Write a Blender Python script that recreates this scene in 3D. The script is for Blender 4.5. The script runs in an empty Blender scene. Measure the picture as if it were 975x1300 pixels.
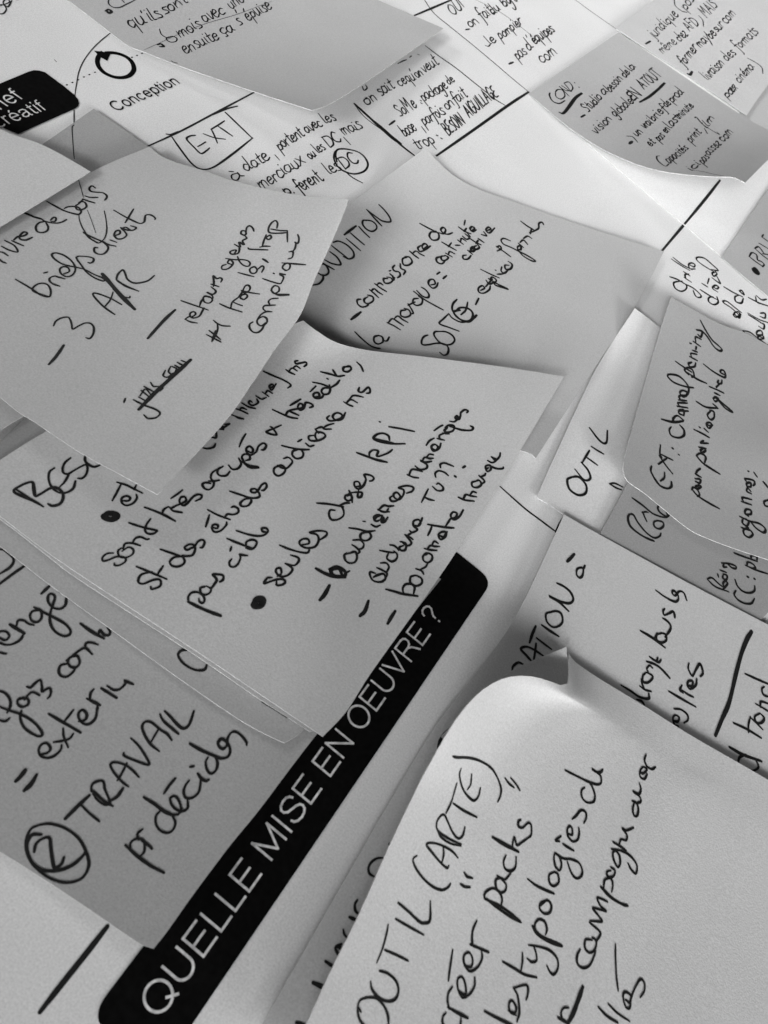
import bpy, math, random
from mathutils import Vector, Matrix, noise
from mathutils.bvhtree import BVHTree
random.seed(7)
SC = bpy.context.scene
COL = SC.collection

# ------------------------------------------------------------------ camera
# photo pixels 975x1300; the table is the plane z=0, Y runs along the printed
# text (up-right in the photo), X across it (down-right)
F, CX, CY, H = 1000.0, 487.5, 650.0, 0.14741
D1 = Vector((0.53184775, 0.61734916, -0.57967058))
D2 = Vector((0.77984943, -0.62387954, 0.05108014))
NN = D2.cross(D1)
ROT = Matrix((D2, D1, NN))
CAM = Vector((0, 0, H))
cd = bpy.data.cameras.new('camera'); cam = bpy.data.objects.new('camera', cd); COL.objects.link(cam)
VIEW = ROT @ Vector((0, 0, 1))
cam.matrix_world = Matrix.Translation(CAM) @ ROT.to_4x4()
cd.sensor_fit = 'AUTO'; cd.sensor_width = 36.0; cd.lens = 36.0 * F / 1300.0
cd.clip_start = 0.005; cd.clip_end = 50.0
cd.dof.use_dof = True; cd.dof.focus_distance = 0.215; cd.dof.aperture_fstop = 42.0
SC.camera = cam

# ------------------------------------------------------------------ light
W = bpy.data.worlds.new('World'); SC.world = W; W.use_nodes = True
W.node_tree.nodes['Background'].inputs[0].default_value = (1, 1, 1, 1)
W.node_tree.nodes['Background'].inputs[1].default_value = 0.03
def area(name, loc, target, sx, sy, energy):
    l = bpy.data.lights.new(name, 'AREA'); l.shape = 'RECTANGLE'; l.size = sx; l.size_y = sy; l.energy = energy
    o = bpy.data.objects.new(name, l); COL.objects.link(o); o.location = loc
    o.rotation_euler = (Vector(target) - Vector(loc)).to_track_quat('-Z', 'Y').to_euler()
    return o
for nm, loc, tgt, e, sp in (('window_light', (-0.1, -1.6, 1.15), (-0.09, 0.77, 0.0), 1.0, 21),
                            ('added_right_light', (1.0, -1.3, 1.1), (0.05, 0.6, 0.0), 0.44, 24),  # added fill from the right, fitted to the sheet tones
                            ('added_low_light', (1.5, -0.6, 0.58), (-0.1, 0.4, 0.0), 0.95, 28),  # added low lamp: brightens the curled rim, darkens the strip beside it
                            ('room_light', (-1.3, -0.9, 1.1), (-0.1, 0.75, 0.0), 0.78, 24),
                            ('near_light', (0.3, -1.2, 0.6), (0.05, 0.4, 0.0), 0.39, 30),
                            ('left_light', (-1.2, 0.5, 0.8), (0.0, 0.35, 0.0), 4.5, 180)):
    key = area(nm, loc, tgt, 0.5, 0.5, e); key.data.spread = math.radians(sp)
SC.view_settings.view_transform = 'Standard'; SC.view_settings.look = 'None'
SC.view_settings.exposure = 0.0; SC.view_settings.gamma = 1.0

# ------------------------------------------------------------------ materials
def paper_mat(name, val, grain=0.2, mottle=0.17):
    m = bpy.data.materials.new(name); m.use_nodes = True
    nt = m.node_tree; b = nt.nodes['Principled BSDF']
    b.inputs['Roughness'].default_value = 0.85
    b.inputs['Specular IOR Level'].default_value = 0.25
    tc = nt.nodes.new('ShaderNodeTexCoord')
    n1 = nt.nodes.new('ShaderNodeTexNoise'); n1.inputs['Scale'].default_value = 2600; n1.inputs['Detail'].default_value = 4; n1.inputs['Roughness'].default_value = 0.65
    n2 = nt.nodes.new('ShaderNodeTexNoise'); n2.inputs['Scale'].default_value = 45; n2.inputs['Detail'].default_value = 5
    nt.links.new(tc.outputs['Object'], n1.inputs['Vector']); nt.links.new(tc.outputs['Object'], n2.inputs['Vector'])
    r = nt.nodes.new('ShaderNodeMapRange'); r.inputs['From Min'].default_value = 0.25; r.inputs['From Max'].default_value = 0.75
    r.inputs['To Min'].default_value = 1 - mottle; r.inputs['To Max'].default_value = 1 + mottle
    nt.links.new(n1.outputs['Fac'], r.inputs['Value'])
    r2 = nt.nodes.new('ShaderNodeMapRange'); r2.inputs['From Min'].default_value = 0.3; r2.inputs['From Max'].default_value = 0.7
    r2.inputs['To Min'].default_value = 0.975 * val; r2.inputs['To Max'].default_value = 1.025 * val
    nt.links.new(n2.outputs['Fac'], r2.inputs['Value'])
    mu = nt.nodes.new('ShaderNodeMath'); mu.operation = 'MULTIPLY'
    nt.links.new(r.outputs[0], mu.inputs[0]); nt.links.new(r2.outputs[0], mu.inputs[1])
    cc = nt.nodes.new('ShaderNodeCombineColor')
    for i in range(3): nt.links.new(mu.outputs[0], cc.inputs[i])
    nt.links.new(cc.outputs[0], b.inputs['Base Color'])
    bp = nt.nodes.new('ShaderNodeBump'); bp.inputs['Strength'].default_value = grain; bp.inputs['Distance'].default_value = 0.00025
    nt.links.new(n1.outputs['Fac'], bp.inputs['Height']); nt.links.new(bp.outputs[0], b.inputs['Normal'])
    return m
def flat_mat(name, val, rough=0.5, spec=0.3):
    m = bpy.data.materials.new(name); m.use_nodes = True
    nt = m.node_tree; b = nt.nodes['Principled BSDF']
    b.inputs['Roughness'].default_value = rough; b.inputs['Specular IOR Level'].default_value = spec
    tc = nt.nodes.new('ShaderNodeTexCoord'); n = nt.nodes.new('ShaderNodeTexNoise'); n.inputs['Scale'].default_value = 900; n.inputs['Detail'].default_value = 3
    nt.links.new(tc.outputs['Object'], n.inputs['Vector'])
    r = nt.nodes.new('ShaderNodeMapRange'); r.inputs['From Min'].default_value = 0.3; r.inputs['From Max'].default_value = 0.7
    r.inputs['To Min'].default_value = val * 0.7; r.inputs['To Max'].default_value = val * 1.3
    nt.links.new(n.outputs['Fac'], r.inputs['Value'])
    cc = nt.nodes.new('ShaderNodeCombineColor')
    for i in range(3): nt.links.new(r.outputs[0], cc.inputs[i])
    nt.links.new(cc.outputs[0], b.inputs['Base Color'])
    return m
EDGE = flat_mat('cut_edge_glint', 0.58, 0.8, 0.1)  # lighter than most notes: the glint of lit edges put into the colour
INK = flat_mat('marker_ink', 0.012, 0.55, 0.2)
PRINT = flat_mat('printed_black', 0.004, 0.9, 0.03)
PRINTW = flat_mat('printed_reserve', 0.62, 0.8, 0.1)

# ------------------------------------------------------------------ geometry tools
def ray(x, y):
    return (ROT @ Vector((x - CX, -(y - CY), -F)))
def un(x, y, z=0.0):
    r = ray(x, y); k = (z - H) / r.z
    return CAM + r * k
def cr(p0, p1, p2, p3, t):
    return [0.5 * ((2 * b) + (c - a) * t + (2 * a - 5 * b + 4 * c - d) * t * t + (3 * b - a - 3 * c + d) * t ** 3) for a, b, c, d in zip(p0, p1, p2, p3)]
def spline(pts, n):
    """n samples per span through the points"""
    if len(pts) == 2: 
        return [[a + (b - a) * i / n for a, b in zip(*pts)] for i in range(n + 1)]
    out = []
    P = [[2 * a - b for a, b in zip(pts[0], pts[1])]] + list(pts) + [[2 * a - b for a, b in zip(pts[-1], pts[-2])]]
    for i in range(len(pts) - 1):
        for j in range(n): out.append(cr(P[i], P[i + 1], P[i + 2], P[i + 3], j / n))
    out.append(list(pts[-1])); return out
def resample(pl, n):
    """n+1 points evenly along a pixel polyline (smoothed)"""
    s = spline(pl, 12) if len(pl) > 2 else pl
    L = [0]
    for a, b in zip(s, s[1:]): L.append(L[-1] + math.dist(a, b))
    out = []; j = 0
    for i in range(n + 1):
        t = L[-1] * i / n
        while j < len(s) - 2 and L[j + 1] < t: j += 1
        k = (t - L[j]) / max(1e-9, L[j + 1] - L[j])
        out.append((s[j][0] + (s[j + 1][0] - s[j][0]) * k, s[j][1] + (s[j + 1][1] - s[j][1]) * k))
    return out
def surf(M, u, v):
    """smooth interpolation of a small matrix of heights; rows follow v, columns u"""
    def ip(a, t):
        n = len(a) - 1
        if n == 0: return a[0]
        x = min(max(t, 0), 1) * n; i = min(int(x), n - 1); f = x - i
        g = lambda k: a[min(max(k, 0), n)] if 0 <= k <= n else (2 * a[0] - a[1] if k < 0 else 2 * a[n] - a[n - 1])
        return cr([g(i - 1)], [g(i)], [g(i + 1)], [g(i + 2)], f)[0]
    return ip([ip(row, u) for row in M], v)
def tag(o, label=None, cat=None, group=None, kind=None):
    if label: o['label'] = label
    if cat: o['category'] = cat
    if group: o['group'] = group
    if kind: o['kind'] = kind
def link(name, verts, faces, mat, parent=None, smooth=True):
    me = bpy.data.meshes.new(name); me.from_pydata(verts, [], faces); me.materials.append(mat)
    if smooth:
        me.polygons.foreach_set('use_smooth', [True] * len(me.polygons))
    o = bpy.data.objects.new(name, me); COL.objects.link(o)
    if parent:
        o.parent = parent
        q = Vector(parent.location)
        while parent.parent: parent = parent.parent; q += Vector(parent.location)
        o.location = -q
    return o
SHEETS = {}
def sheet_mesh(grid, thick):
    """closed thin sheet from a grid of points"""
    nv, nu = len(grid), len(grid[0])
    top = [p for row in grid for p in row]
    nor = []
    for i in range(nv):
        for j in range(nu):
            a = grid[i][min(j + 1, nu - 1)] - grid[i][max(j - 1, 0)]
            b = grid[min(i + 1, nv - 1)][j] - grid[max(i - 1, 0)][j]
            n = b.cross(a); nor.append((n if n.z > 0 else -n).normalized())
    N = len(top)
    verts = top + [p - n * thick for p, n in zip(top, nor)]
    faces = []; tf = []
    idx = lambda i, j: i * nu + j
    for i in range(nv - 1):
        for j in range(nu - 1):
            for q in ((idx(i, j), idx(i + 1, j), idx(i + 1, j + 1)), (idx(i, j), idx(i + 1, j + 1), idx(i, j + 1))):
                tf.append(q); faces.append(q)
                faces.append(tuple(N + k for k in reversed(q)))
    rim = [idx(0, j) for j in range(nu)] + [idx(i, nu - 1) for i in range(1, nv)] + [idx(nv - 1, j) for j in range(nu - 2, -1, -1)] + [idx(i, 0) for i in range(nv - 2, 0, -1)]
    for a, b in zip(rim, rim[1:] + rim[:1]): faces.append((a, b, N + b, N + a))
    return verts, faces, top, tf, set(rim)
def note(key, name, label, cat, mat, top, right, bottom, left, HM, z0, thick=0.00016, n=44, wob=0.00025, group=None, written=True):
    """sheet of paper: four edge outlines (top L>R, right T>B, bottom L>R, left T>B) and a matrix of heights in mm"""
    T, R_, B, L_ = (resample(e, n) for e in (top, right, bottom, left))
    grid = []
    for i in range(n + 1):
        v = i / n; row = []
        for j in range(n + 1):
            u = j / n
            p = []
            for k in (0, 1):
                p.append((1 - v) * T[j][k] + v * B[j][k] + (1 - u) * L_[i][k] + u * R_[i][k]
                         - ((1 - u) * (1 - v) * T[0][k] + u * (1 - v) * T[n][k] + (1 - u) * v * B[0][k] + u * v * B[n][k]))
            z = (z0 + max(0, surf(HM, u, v))) / 1000.0
            q = un(p[0], p[1], z)
            z += wob * (noise.noise(Vector((q.x * 28 + z0 * 7, q.y * 28, z0))) + 0.5) * min(1.0, 0.3 + v)
            row.append(un(p[0], p[1], z))
        grid.append(row)
    verts, faces, tv, tf, rim = sheet_mesh(grid, thick)
    if written:
        root = bpy.data.objects.new(name, None); COL.objects.link(root)
        root.empty_display_size = 0.01
        c = grid[n // 2][n // 2].copy(); c.z = 0; root.location = c
        o = link('paper', verts, faces, mat, root)
    else:
        root = None
        o = link(name, verts, faces, mat)
    o.data.materials.append(EDGE)
    N = len(tv)
    for pl in o.data.polygons:
        if len({k < N for k in pl.vertices}) == 2: pl.material_index = 1
    for e in o.data.edges:
        a, b = e.vertices
        if a % N in rim and b % N in rim and (a < N) == (b < N):
            ia, ja = divmod(a % N, n + 1); ib, jb = divmod(b % N, n + 1)
            e.use_edge_sharp = True
    tag(root or o, label, cat, group)
    SHEETS[key] = (root or o, BVHTree.FromPolygons(tv, tf))
    return o
LIFT = [0]
class Ink:
    """collects flat pen strokes laid on one sheet"""
    def __init__(self, key): self.key = key; self.bvh = SHEETS[key][1]; self.v = []; self.f = []
    def hit(self, x, y):
        r = ray(x, y).normalized()
        loc, n, i, d = self.bvh.ray_cast(CAM, r)
        if loc is None: return None
        if n.z < 0: n = -n
        return loc, n
    def stroke(self, pts, wpx, smooth=True, cap=True, jitter=0.12, lift=0.00007):
        s = spline(pts, 8 if len(pts) > 2 else 10) if smooth else pts
        d = [s[0]]
        for p in s[1:]:
            if math.dist(p, d[-1]) > 0.35 or not smooth: d.append(p)
        if len(d) < 2: d = [d[0], [d[0][0] + 0.6, d[0][1] - 0.4]]
        run = []
        for p in d + [None]:
            h = self.hit(*p) if p else None
            if h: run.append(h)
            else:
                if len(run) > 1: self._ribbon(run, wpx, cap, jitter, lift)
                run = []
    def _ribbon(self, run, wpx, cap, jitter, lift):
        LIFT[0] = (LIFT[0] + 1) % 40
        lift = lift + LIFT[0] * 6e-7
        n = len(run); ph = random.random() * 50; rows = []
        for i, (p, nn) in enumerate(run):
            t = (run[min(i + 1, n - 1)][0] - run[max(i - 1, 0)][0])
            if t.length < 1e-9: t = Vector((1, 0, 0))
            t.normalize(); side = t.cross(nn).normalized()
            w = wpx * (CAM - p).dot(VIEW) / F * 0.5 * 1.08
            if jitter:
                w *= 1 + jitter * 1.6 * noise.noise(Vector((ph + i * 0.09, ph, 0)))
                if cap: w *= min(1.0, 0.72 + 0.28 * min(i, n - 1 - i) / 5.0)
            rows.append((p + nn * lift, side, t, w, nn))
        base = len(self.v)
        for p, s, t, w, nn in rows: self.v += [p - s * w, p + s * w]
        for i in range(n - 1):
            a = base + 2 * i; self.f.append((a, a + 1, a + 3, a + 2))
        if cap:
            for end in (0, -1):
                p, s, t, w, nn = rows[end]; sg = -1 if end == 0 else 1
                b = len(self.v); self.v.append(p)
                for k in range(7):
                    a = math.pi * k / 6
                    self.v.append(p + s * w * math.cos(a) + t * sg * w * math.sin(a))
                for k in range(6): self.f.append((b, b + 1 + k, b + 2 + k))
    def poly(self, pts, lift=0.0001):
        b = len(self.v)
        for x, y in pts: 
            p, n = self.hit(x, y); self.v.append(p + n * lift)
        self.f.append(tuple(range(b, b + len(pts))))
    def done(self, name, mat=None, parent=None):
        if not self.v: return None
        return link(name, self.v, self.f, mat or INK, parent or SHEETS[self.key][0], smooth=False)

# ------------------------------------------------------------------ table and poster
WHITE = paper_mat('white_poster_paper', 0.71, 0.12)
WHITE2 = paper_mat('white_copy_paper', 0.62, 0.15)
RATION = paper_mat('offwhite_copy_paper', 0.50, 0.22)
BLANK = paper_mat('pale_copy_paper', 0.55, 0.2)
PAGE = paper_mat('bright_copy_paper', 0.82, 0.12)
SIX = paper_mat('mid_note_paper', 0.48)
JURI = paper_mat('light_note_paper', 0.53)
COND = paper_mat('grey_note_paper', 0.45)
CONDITION = paper_mat('soft_note_paper', 0.48)
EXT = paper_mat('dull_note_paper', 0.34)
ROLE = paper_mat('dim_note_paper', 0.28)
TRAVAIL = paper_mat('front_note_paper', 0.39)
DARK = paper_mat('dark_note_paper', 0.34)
ARTE = paper_mat('pale_note_paper', 0.58, 0.3)
AUD = paper_mat('stack_note_paper', 0.49)
BRIEFS = paper_mat('large_note_paper', 0.47)
TABLE = flat_mat('table_laminate', 0.3, 0.5, 0.3)
tb = link('table_top', [(x, y, z) for z in (-0.0305, -0.0005) for x, y in ((-1.1, -0.6), (0.9, -0.6), (0.9, 1.4), (-1.1, 1.4))],
          [(0, 3, 2, 1), (4, 5, 6, 7), (0, 1, 5, 4), (1, 2, 6, 5), (2, 3, 7, 6), (3, 0, 4, 7)], TABLE, smooth=False)
tag(tb, kind='structure')

def poster():
    nx, ny = 130, 160
    grid = []
    for i in range(ny + 1):
        row = []
        for j in range(nx + 1):
            x = -0.42 + 0.70 * i / ny; y = -0.12 + 0.86 * j / nx
            z = 0.00018 * noise.noise(Vector((x * 22, y * 22, 3.1)))
            row.append(Vector((x, y, z)))
        grid.append(row)
    verts, faces, tv, tf, rim = sheet_mesh(grid, 0.0002)
    root = bpy.data.objects.new('printed_poster', None); COL.objects.link(root); root.empty_display_size = 0.01
    root.location = (0, 0.25, 0)
    o = link('paper', verts, faces, WHITE, root); o.data.materials.append(EDGE)
    tag(root, 'large white printed sheet with black banner and diagram lying under all the notes', 'poster')
    SHEETS['poster'] = (root, BVHTree.FromPolygons(tv, tf))
    return root
POSTER = poster()

GR = 'handwritten sticky notes scattered over the poster'
note('page', 'paper_sheet', 'bright white sheet between COND and the BRIEF note, crossed by a thick black line', 'paper sheet', PAGE,
     [(671, 119), (785, 40), (1050, -140)], [(1050, -140), (1400, 200)], [(1100, 483), (1400, 200)], [(671, 119), (916, 326), (1100, 483)],
     [[0, 0], [0, 0]], 0.45, wob=0.0001)
note('six', 'sticky_note', 'grey note at the top with lines on 6 mois and ensuite, lower corner lifted', 'sticky note', SIX,
     [(40, -30), (250, -105)], [(250, -105), (420, -30), (480, 0), (563, 36)], [(396, 140), (420, 131), (470, 100), (563, 36)],
     [(40, -30), (90, 3), (141, 42), (163, 58), (183, 66), (240, 88), (325, 117), (396, 140)],
     [[0, 0, 0], [0.8, 0, 0], [4, 2, 1.5], [13, 8, 6]], 0.6, group=GR)
note('plain', 'sticky_note', 'blank grey note cut by the right photo edge beside the juridique note', 'sticky note', COND,
     [(925, 160), (1010, 60)], [(1010, 60), (1090, 110)], [(960, 215), (1090, 110)], [(925, 160), (960, 215)],
     [[0, 0], [0.4, 0.4]], 0.5, group=GR, written=False)
note('juri', 'sticky_note', 'light note in the upper right corner with the word juridique, written edge to edge', 'sticky note', JURI,
     [(783, 37), (829, 1), (1000, -118)], [(1000, -118), (1068, -10)], [(948, 146), (975, 108), (1068, -10)], [(783, 37), (948, 146)],
     [[1.5, 0.6, 0.5], [0.6, 0.6, 0.6], [1.5, 1.5, 1.5]], 0.6, group=GR)
note('cond', 'sticky_note', 'grey note headed COND with its lower left edge curled high off the poster', 'sticky note', COND,
     [(671, 119), (785, 41)], [(785, 41), (840, 78), (948, 150), (1003, 178)], [(946, 232), (975, 203), (1003, 178)],
     [(671, 119), (690, 135), (715, 156), (740, 174), (770, 192), (810, 209), (850, 219), (900, 224), (930, 225), (946, 232)],
     [[0, 0.2], [2, 1.0], [8, 3], [17, 5], [25, 6]], 1.0, group=GR)
note('condition', 'sticky_note', 'large grey note headed CONDITION with a lifted top corner, centre of the picture', 'sticky note', CONDITION,
     [(330, 348), (440, 262), (540, 188)], [(540, 188), (555, 204), (575, 222), (605, 239), (650, 255), (730, 283), (843, 319)],
     [(680, 582), (720, 520), (763, 455), (805, 392), (843, 319)], [(330, 348), (390, 440), (520, 530), (665, 573), (680, 582)],
     [[0, 0, 0.2, 1.0, 5.5], [0, 0, 0.2, 0.5, 1.2], [0.6, 0.3, 0.2, 0.4, 0.6], [2.5, 1.8, 1.5, 1.5, 1.6]], 0.6, group=GR)
note('brief', 'sticky_note', 'grey note at the right edge that starts with a bullet and BRIEF', 'sticky note', COND,
     [(916, 327), (975, 240), (1010, 190)], [(1010, 190), (1150, 300)], [(1060, 440), (1150, 300)], [(916, 327), (975, 376), (1060, 440)],
     [[0.4, 0.3], [1, 1]], 0.6, group=GR)
note('outils', 'paper_sheet', 'white paper slip with the single word OUTIL between two grey notes', 'paper slip', WHITE2,
     [(681, 631), (730, 523), (762, 459), (806, 391)], [(806, 391), (840, 418), (905, 475)], [(800, 715), (905, 475)], [(681, 631), (711, 650), (800, 715)],
     [[0.3, 0, 0, 0.4, 4.0], [0, 0, 0, 0.2, 2.5], [0, 0, 0, 0, 1]], 0.6)
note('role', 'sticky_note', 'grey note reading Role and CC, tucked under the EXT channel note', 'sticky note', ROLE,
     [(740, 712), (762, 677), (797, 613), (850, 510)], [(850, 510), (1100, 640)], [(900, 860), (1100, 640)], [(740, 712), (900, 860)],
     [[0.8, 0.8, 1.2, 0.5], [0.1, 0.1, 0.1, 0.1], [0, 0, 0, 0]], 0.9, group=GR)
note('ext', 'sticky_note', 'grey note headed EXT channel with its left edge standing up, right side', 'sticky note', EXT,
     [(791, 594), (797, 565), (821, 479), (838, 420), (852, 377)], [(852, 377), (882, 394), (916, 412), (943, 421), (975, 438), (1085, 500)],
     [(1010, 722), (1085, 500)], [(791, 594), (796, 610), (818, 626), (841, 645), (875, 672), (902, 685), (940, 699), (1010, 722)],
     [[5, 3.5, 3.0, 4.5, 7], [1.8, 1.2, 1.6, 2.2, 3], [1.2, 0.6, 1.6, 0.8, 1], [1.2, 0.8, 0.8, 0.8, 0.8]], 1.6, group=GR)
note('ration', 'paper_sheet', 'off white handwritten sheet with cadrage tous les and a ruled pen line, right', 'paper sheet', RATION,
     [(300, 1357), (333, 1300), (523, 970), (590, 873), (650, 791), (706, 676), (716, 653)], [(716, 653), (760, 678), (870, 738), (975, 793), (1120, 868)],
     [(1100, 1400), (1120, 868)], [(300, 1357), (1100, 1400)],
     [[2.2, 1.6, 1.0, 0.8], [0.3, 0.2, 0.1, 0.3], [0, 0, 0, 0.2]], 1.4)
note('under', 'sticky_note', 'plain grey note whose bent corner peeks out above the OUTIL ARTE note', 'sticky note', BLANK,
     [(560, 935), (640, 858), (719, 821)], [(719, 821), (724, 841), (760, 880), (820, 930)], [(680, 1040), (820, 930)], [(560, 935), (680, 1040)],
     [[5, 4.5, 4, 3.0], [1.5, 1.5, 1.5, 1.5], [0, 0, 0, 0]], 1.8, group=GR, written=False)
note('arte', 'sticky_note', 'big pale note reading OUTIL ARTE in the right foreground, left edge rolled up', 'sticky note', ARTE,
     [(330, 1420), (389, 1300), (421, 1231), (455, 1163), (496, 1071), (531, 998), (547, 968), (570, 928), (591, 898), (614, 875), (640, 861), (666, 858), (690, 862), (712, 870), (721, 868), (722, 829)],
     [(722, 829), (728, 838), (742, 849), (765, 864), (816, 895), (878, 934), (975, 990), (1100, 1065)],
     [(1000, 1500), (1100, 1065)], [(330, 1420), (1000, 1500)],
     [[10, 10, 11, 14, 20, 1.2], [5, 5, 5.5, 7.5, 9, 1.6], [3.2, 3.2, 3.6, 5, 5, 1.1], [2.5, 2.5, 2.8, 3.6, 3.2, 1], [2, 2, 2.4, 3, 2.4, 1], [2.2, 2.2, 2.5, 2.8, 2.2, 1], [1.8, 1.8, 2, 2, 1.8, 1], [1.5, 1.5, 1.5, 1.5, 1.5, 1], [1.2, 1.2, 1.2, 1.2, 1.2, 1], [1, 1, 1, 1, 1, 1], [1, 1, 1, 1, 1, 1]], 2.6, n=60, group=GR)
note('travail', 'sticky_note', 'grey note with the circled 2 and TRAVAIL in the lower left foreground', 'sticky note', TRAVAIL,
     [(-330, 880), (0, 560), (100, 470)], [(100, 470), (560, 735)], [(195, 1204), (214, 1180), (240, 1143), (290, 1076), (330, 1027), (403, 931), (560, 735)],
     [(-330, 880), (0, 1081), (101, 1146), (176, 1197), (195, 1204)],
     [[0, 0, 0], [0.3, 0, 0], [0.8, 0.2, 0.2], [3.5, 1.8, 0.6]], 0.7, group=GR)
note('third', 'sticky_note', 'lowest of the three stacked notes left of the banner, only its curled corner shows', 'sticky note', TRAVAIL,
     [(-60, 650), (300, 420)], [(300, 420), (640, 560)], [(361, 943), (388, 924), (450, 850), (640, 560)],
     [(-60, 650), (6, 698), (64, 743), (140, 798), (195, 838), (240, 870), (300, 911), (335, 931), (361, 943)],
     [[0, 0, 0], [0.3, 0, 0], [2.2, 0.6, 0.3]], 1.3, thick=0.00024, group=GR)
note('second', 'sticky_note', 'middle note of the stack, showing a thin rim below the note about audience', 'sticky note', AUD,
     [(-50, 630), (370, 425)], [(370, 425), (690, 490)], [(394, 929), (440, 880), (690, 490)],
     [(-50, 630), (0, 659), (61, 706), (101, 736), (244, 829), (330, 888), (394, 929)],
     [[0, 0, 0], [0.2, 0, 0.2], [1.2, 0.4, 0.6]], 2.2, thick=0.00024, group=GR, written=False)
note('audience', 'sticky_note', 'large light note starting BESOIN with lines on audience and KPI', 'sticky note', AUD,
     [(-51, 616), (0, 584), (58, 548), (200, 470), (385, 407)], [(385, 407), (402, 420), (428, 435), (470, 445), (540, 453), (640, 466), (716, 478)],
     [(410, 935), (440, 903), (470, 856), (530, 772), (579, 701), (650, 589), (716, 478)],
     [(-51, 616), (0, 655), (51, 694), (101, 729), (244, 823), (330, 881), (410, 935)],
     [[0, 0, 0, 0.5, 5], [0.4, 0.3, 0.3, 0.8, 2.0], [0.8, 0.6, 0.6, 1.2, 2.5], [1.0, 1.0, 1.0, 2.0, 4], [2.0, 2.0, 2.5, 4, 7]], 2.7, n=56, thick=0.00024, group=GR)
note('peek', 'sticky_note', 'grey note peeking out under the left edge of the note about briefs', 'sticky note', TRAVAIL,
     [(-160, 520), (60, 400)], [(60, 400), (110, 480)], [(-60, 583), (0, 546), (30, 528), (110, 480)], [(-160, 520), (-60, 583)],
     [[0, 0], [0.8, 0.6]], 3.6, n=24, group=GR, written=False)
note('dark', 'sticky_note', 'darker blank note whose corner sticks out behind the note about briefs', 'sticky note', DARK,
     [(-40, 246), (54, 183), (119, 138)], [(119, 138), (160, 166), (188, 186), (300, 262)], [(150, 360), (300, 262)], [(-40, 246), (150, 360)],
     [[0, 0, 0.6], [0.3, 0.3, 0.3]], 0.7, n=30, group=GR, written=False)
note('briefs', 'sticky_note', 'large grey note about bons briefs clients with its right corner curling up, left', 'sticky note', BRIEFS,
     [(-130, 392), (0, 288), (115, 219), (190, 186)], [(190, 186), (203, 197), (223, 206), (257, 216), (288, 227), (330, 238), (388, 249), (443, 253)],
     [(200, 628), (284, 537), (320, 487), (350, 442), (381, 400), (398, 358), (416, 318), (430, 286), (443, 253)],
     [(-130, 392), (7, 510), (46, 537), (101, 574), (152, 602), (200, 628)],
     [[0, 0, 0, 0, 0.2], [1, 1, 1, 2, 3.5], [3, 3, 3.5, 5.5, 9], [5, 5.5, 6.5, 9, 13.5], [7, 7.5, 9.5, 14.5, 22.5]], 4.2, n=60, group=GR)
note('blank', 'paper_sheet', 'blank pale paper corner lying on the left edge above the note about briefs', 'paper slip', BLANK,
     [(-330, 250), (-80, 120)], [(-80, 120), (0, 164), (52, 183), (95, 206), (115, 218)], [(-200, 410), (0, 288), (115, 218)], [(-330, 250), (-200, 410)],
     [[0, 0, 0.2], [0.5, 0.8, 2.0]], 5.2, n=36, written=False)

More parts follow.
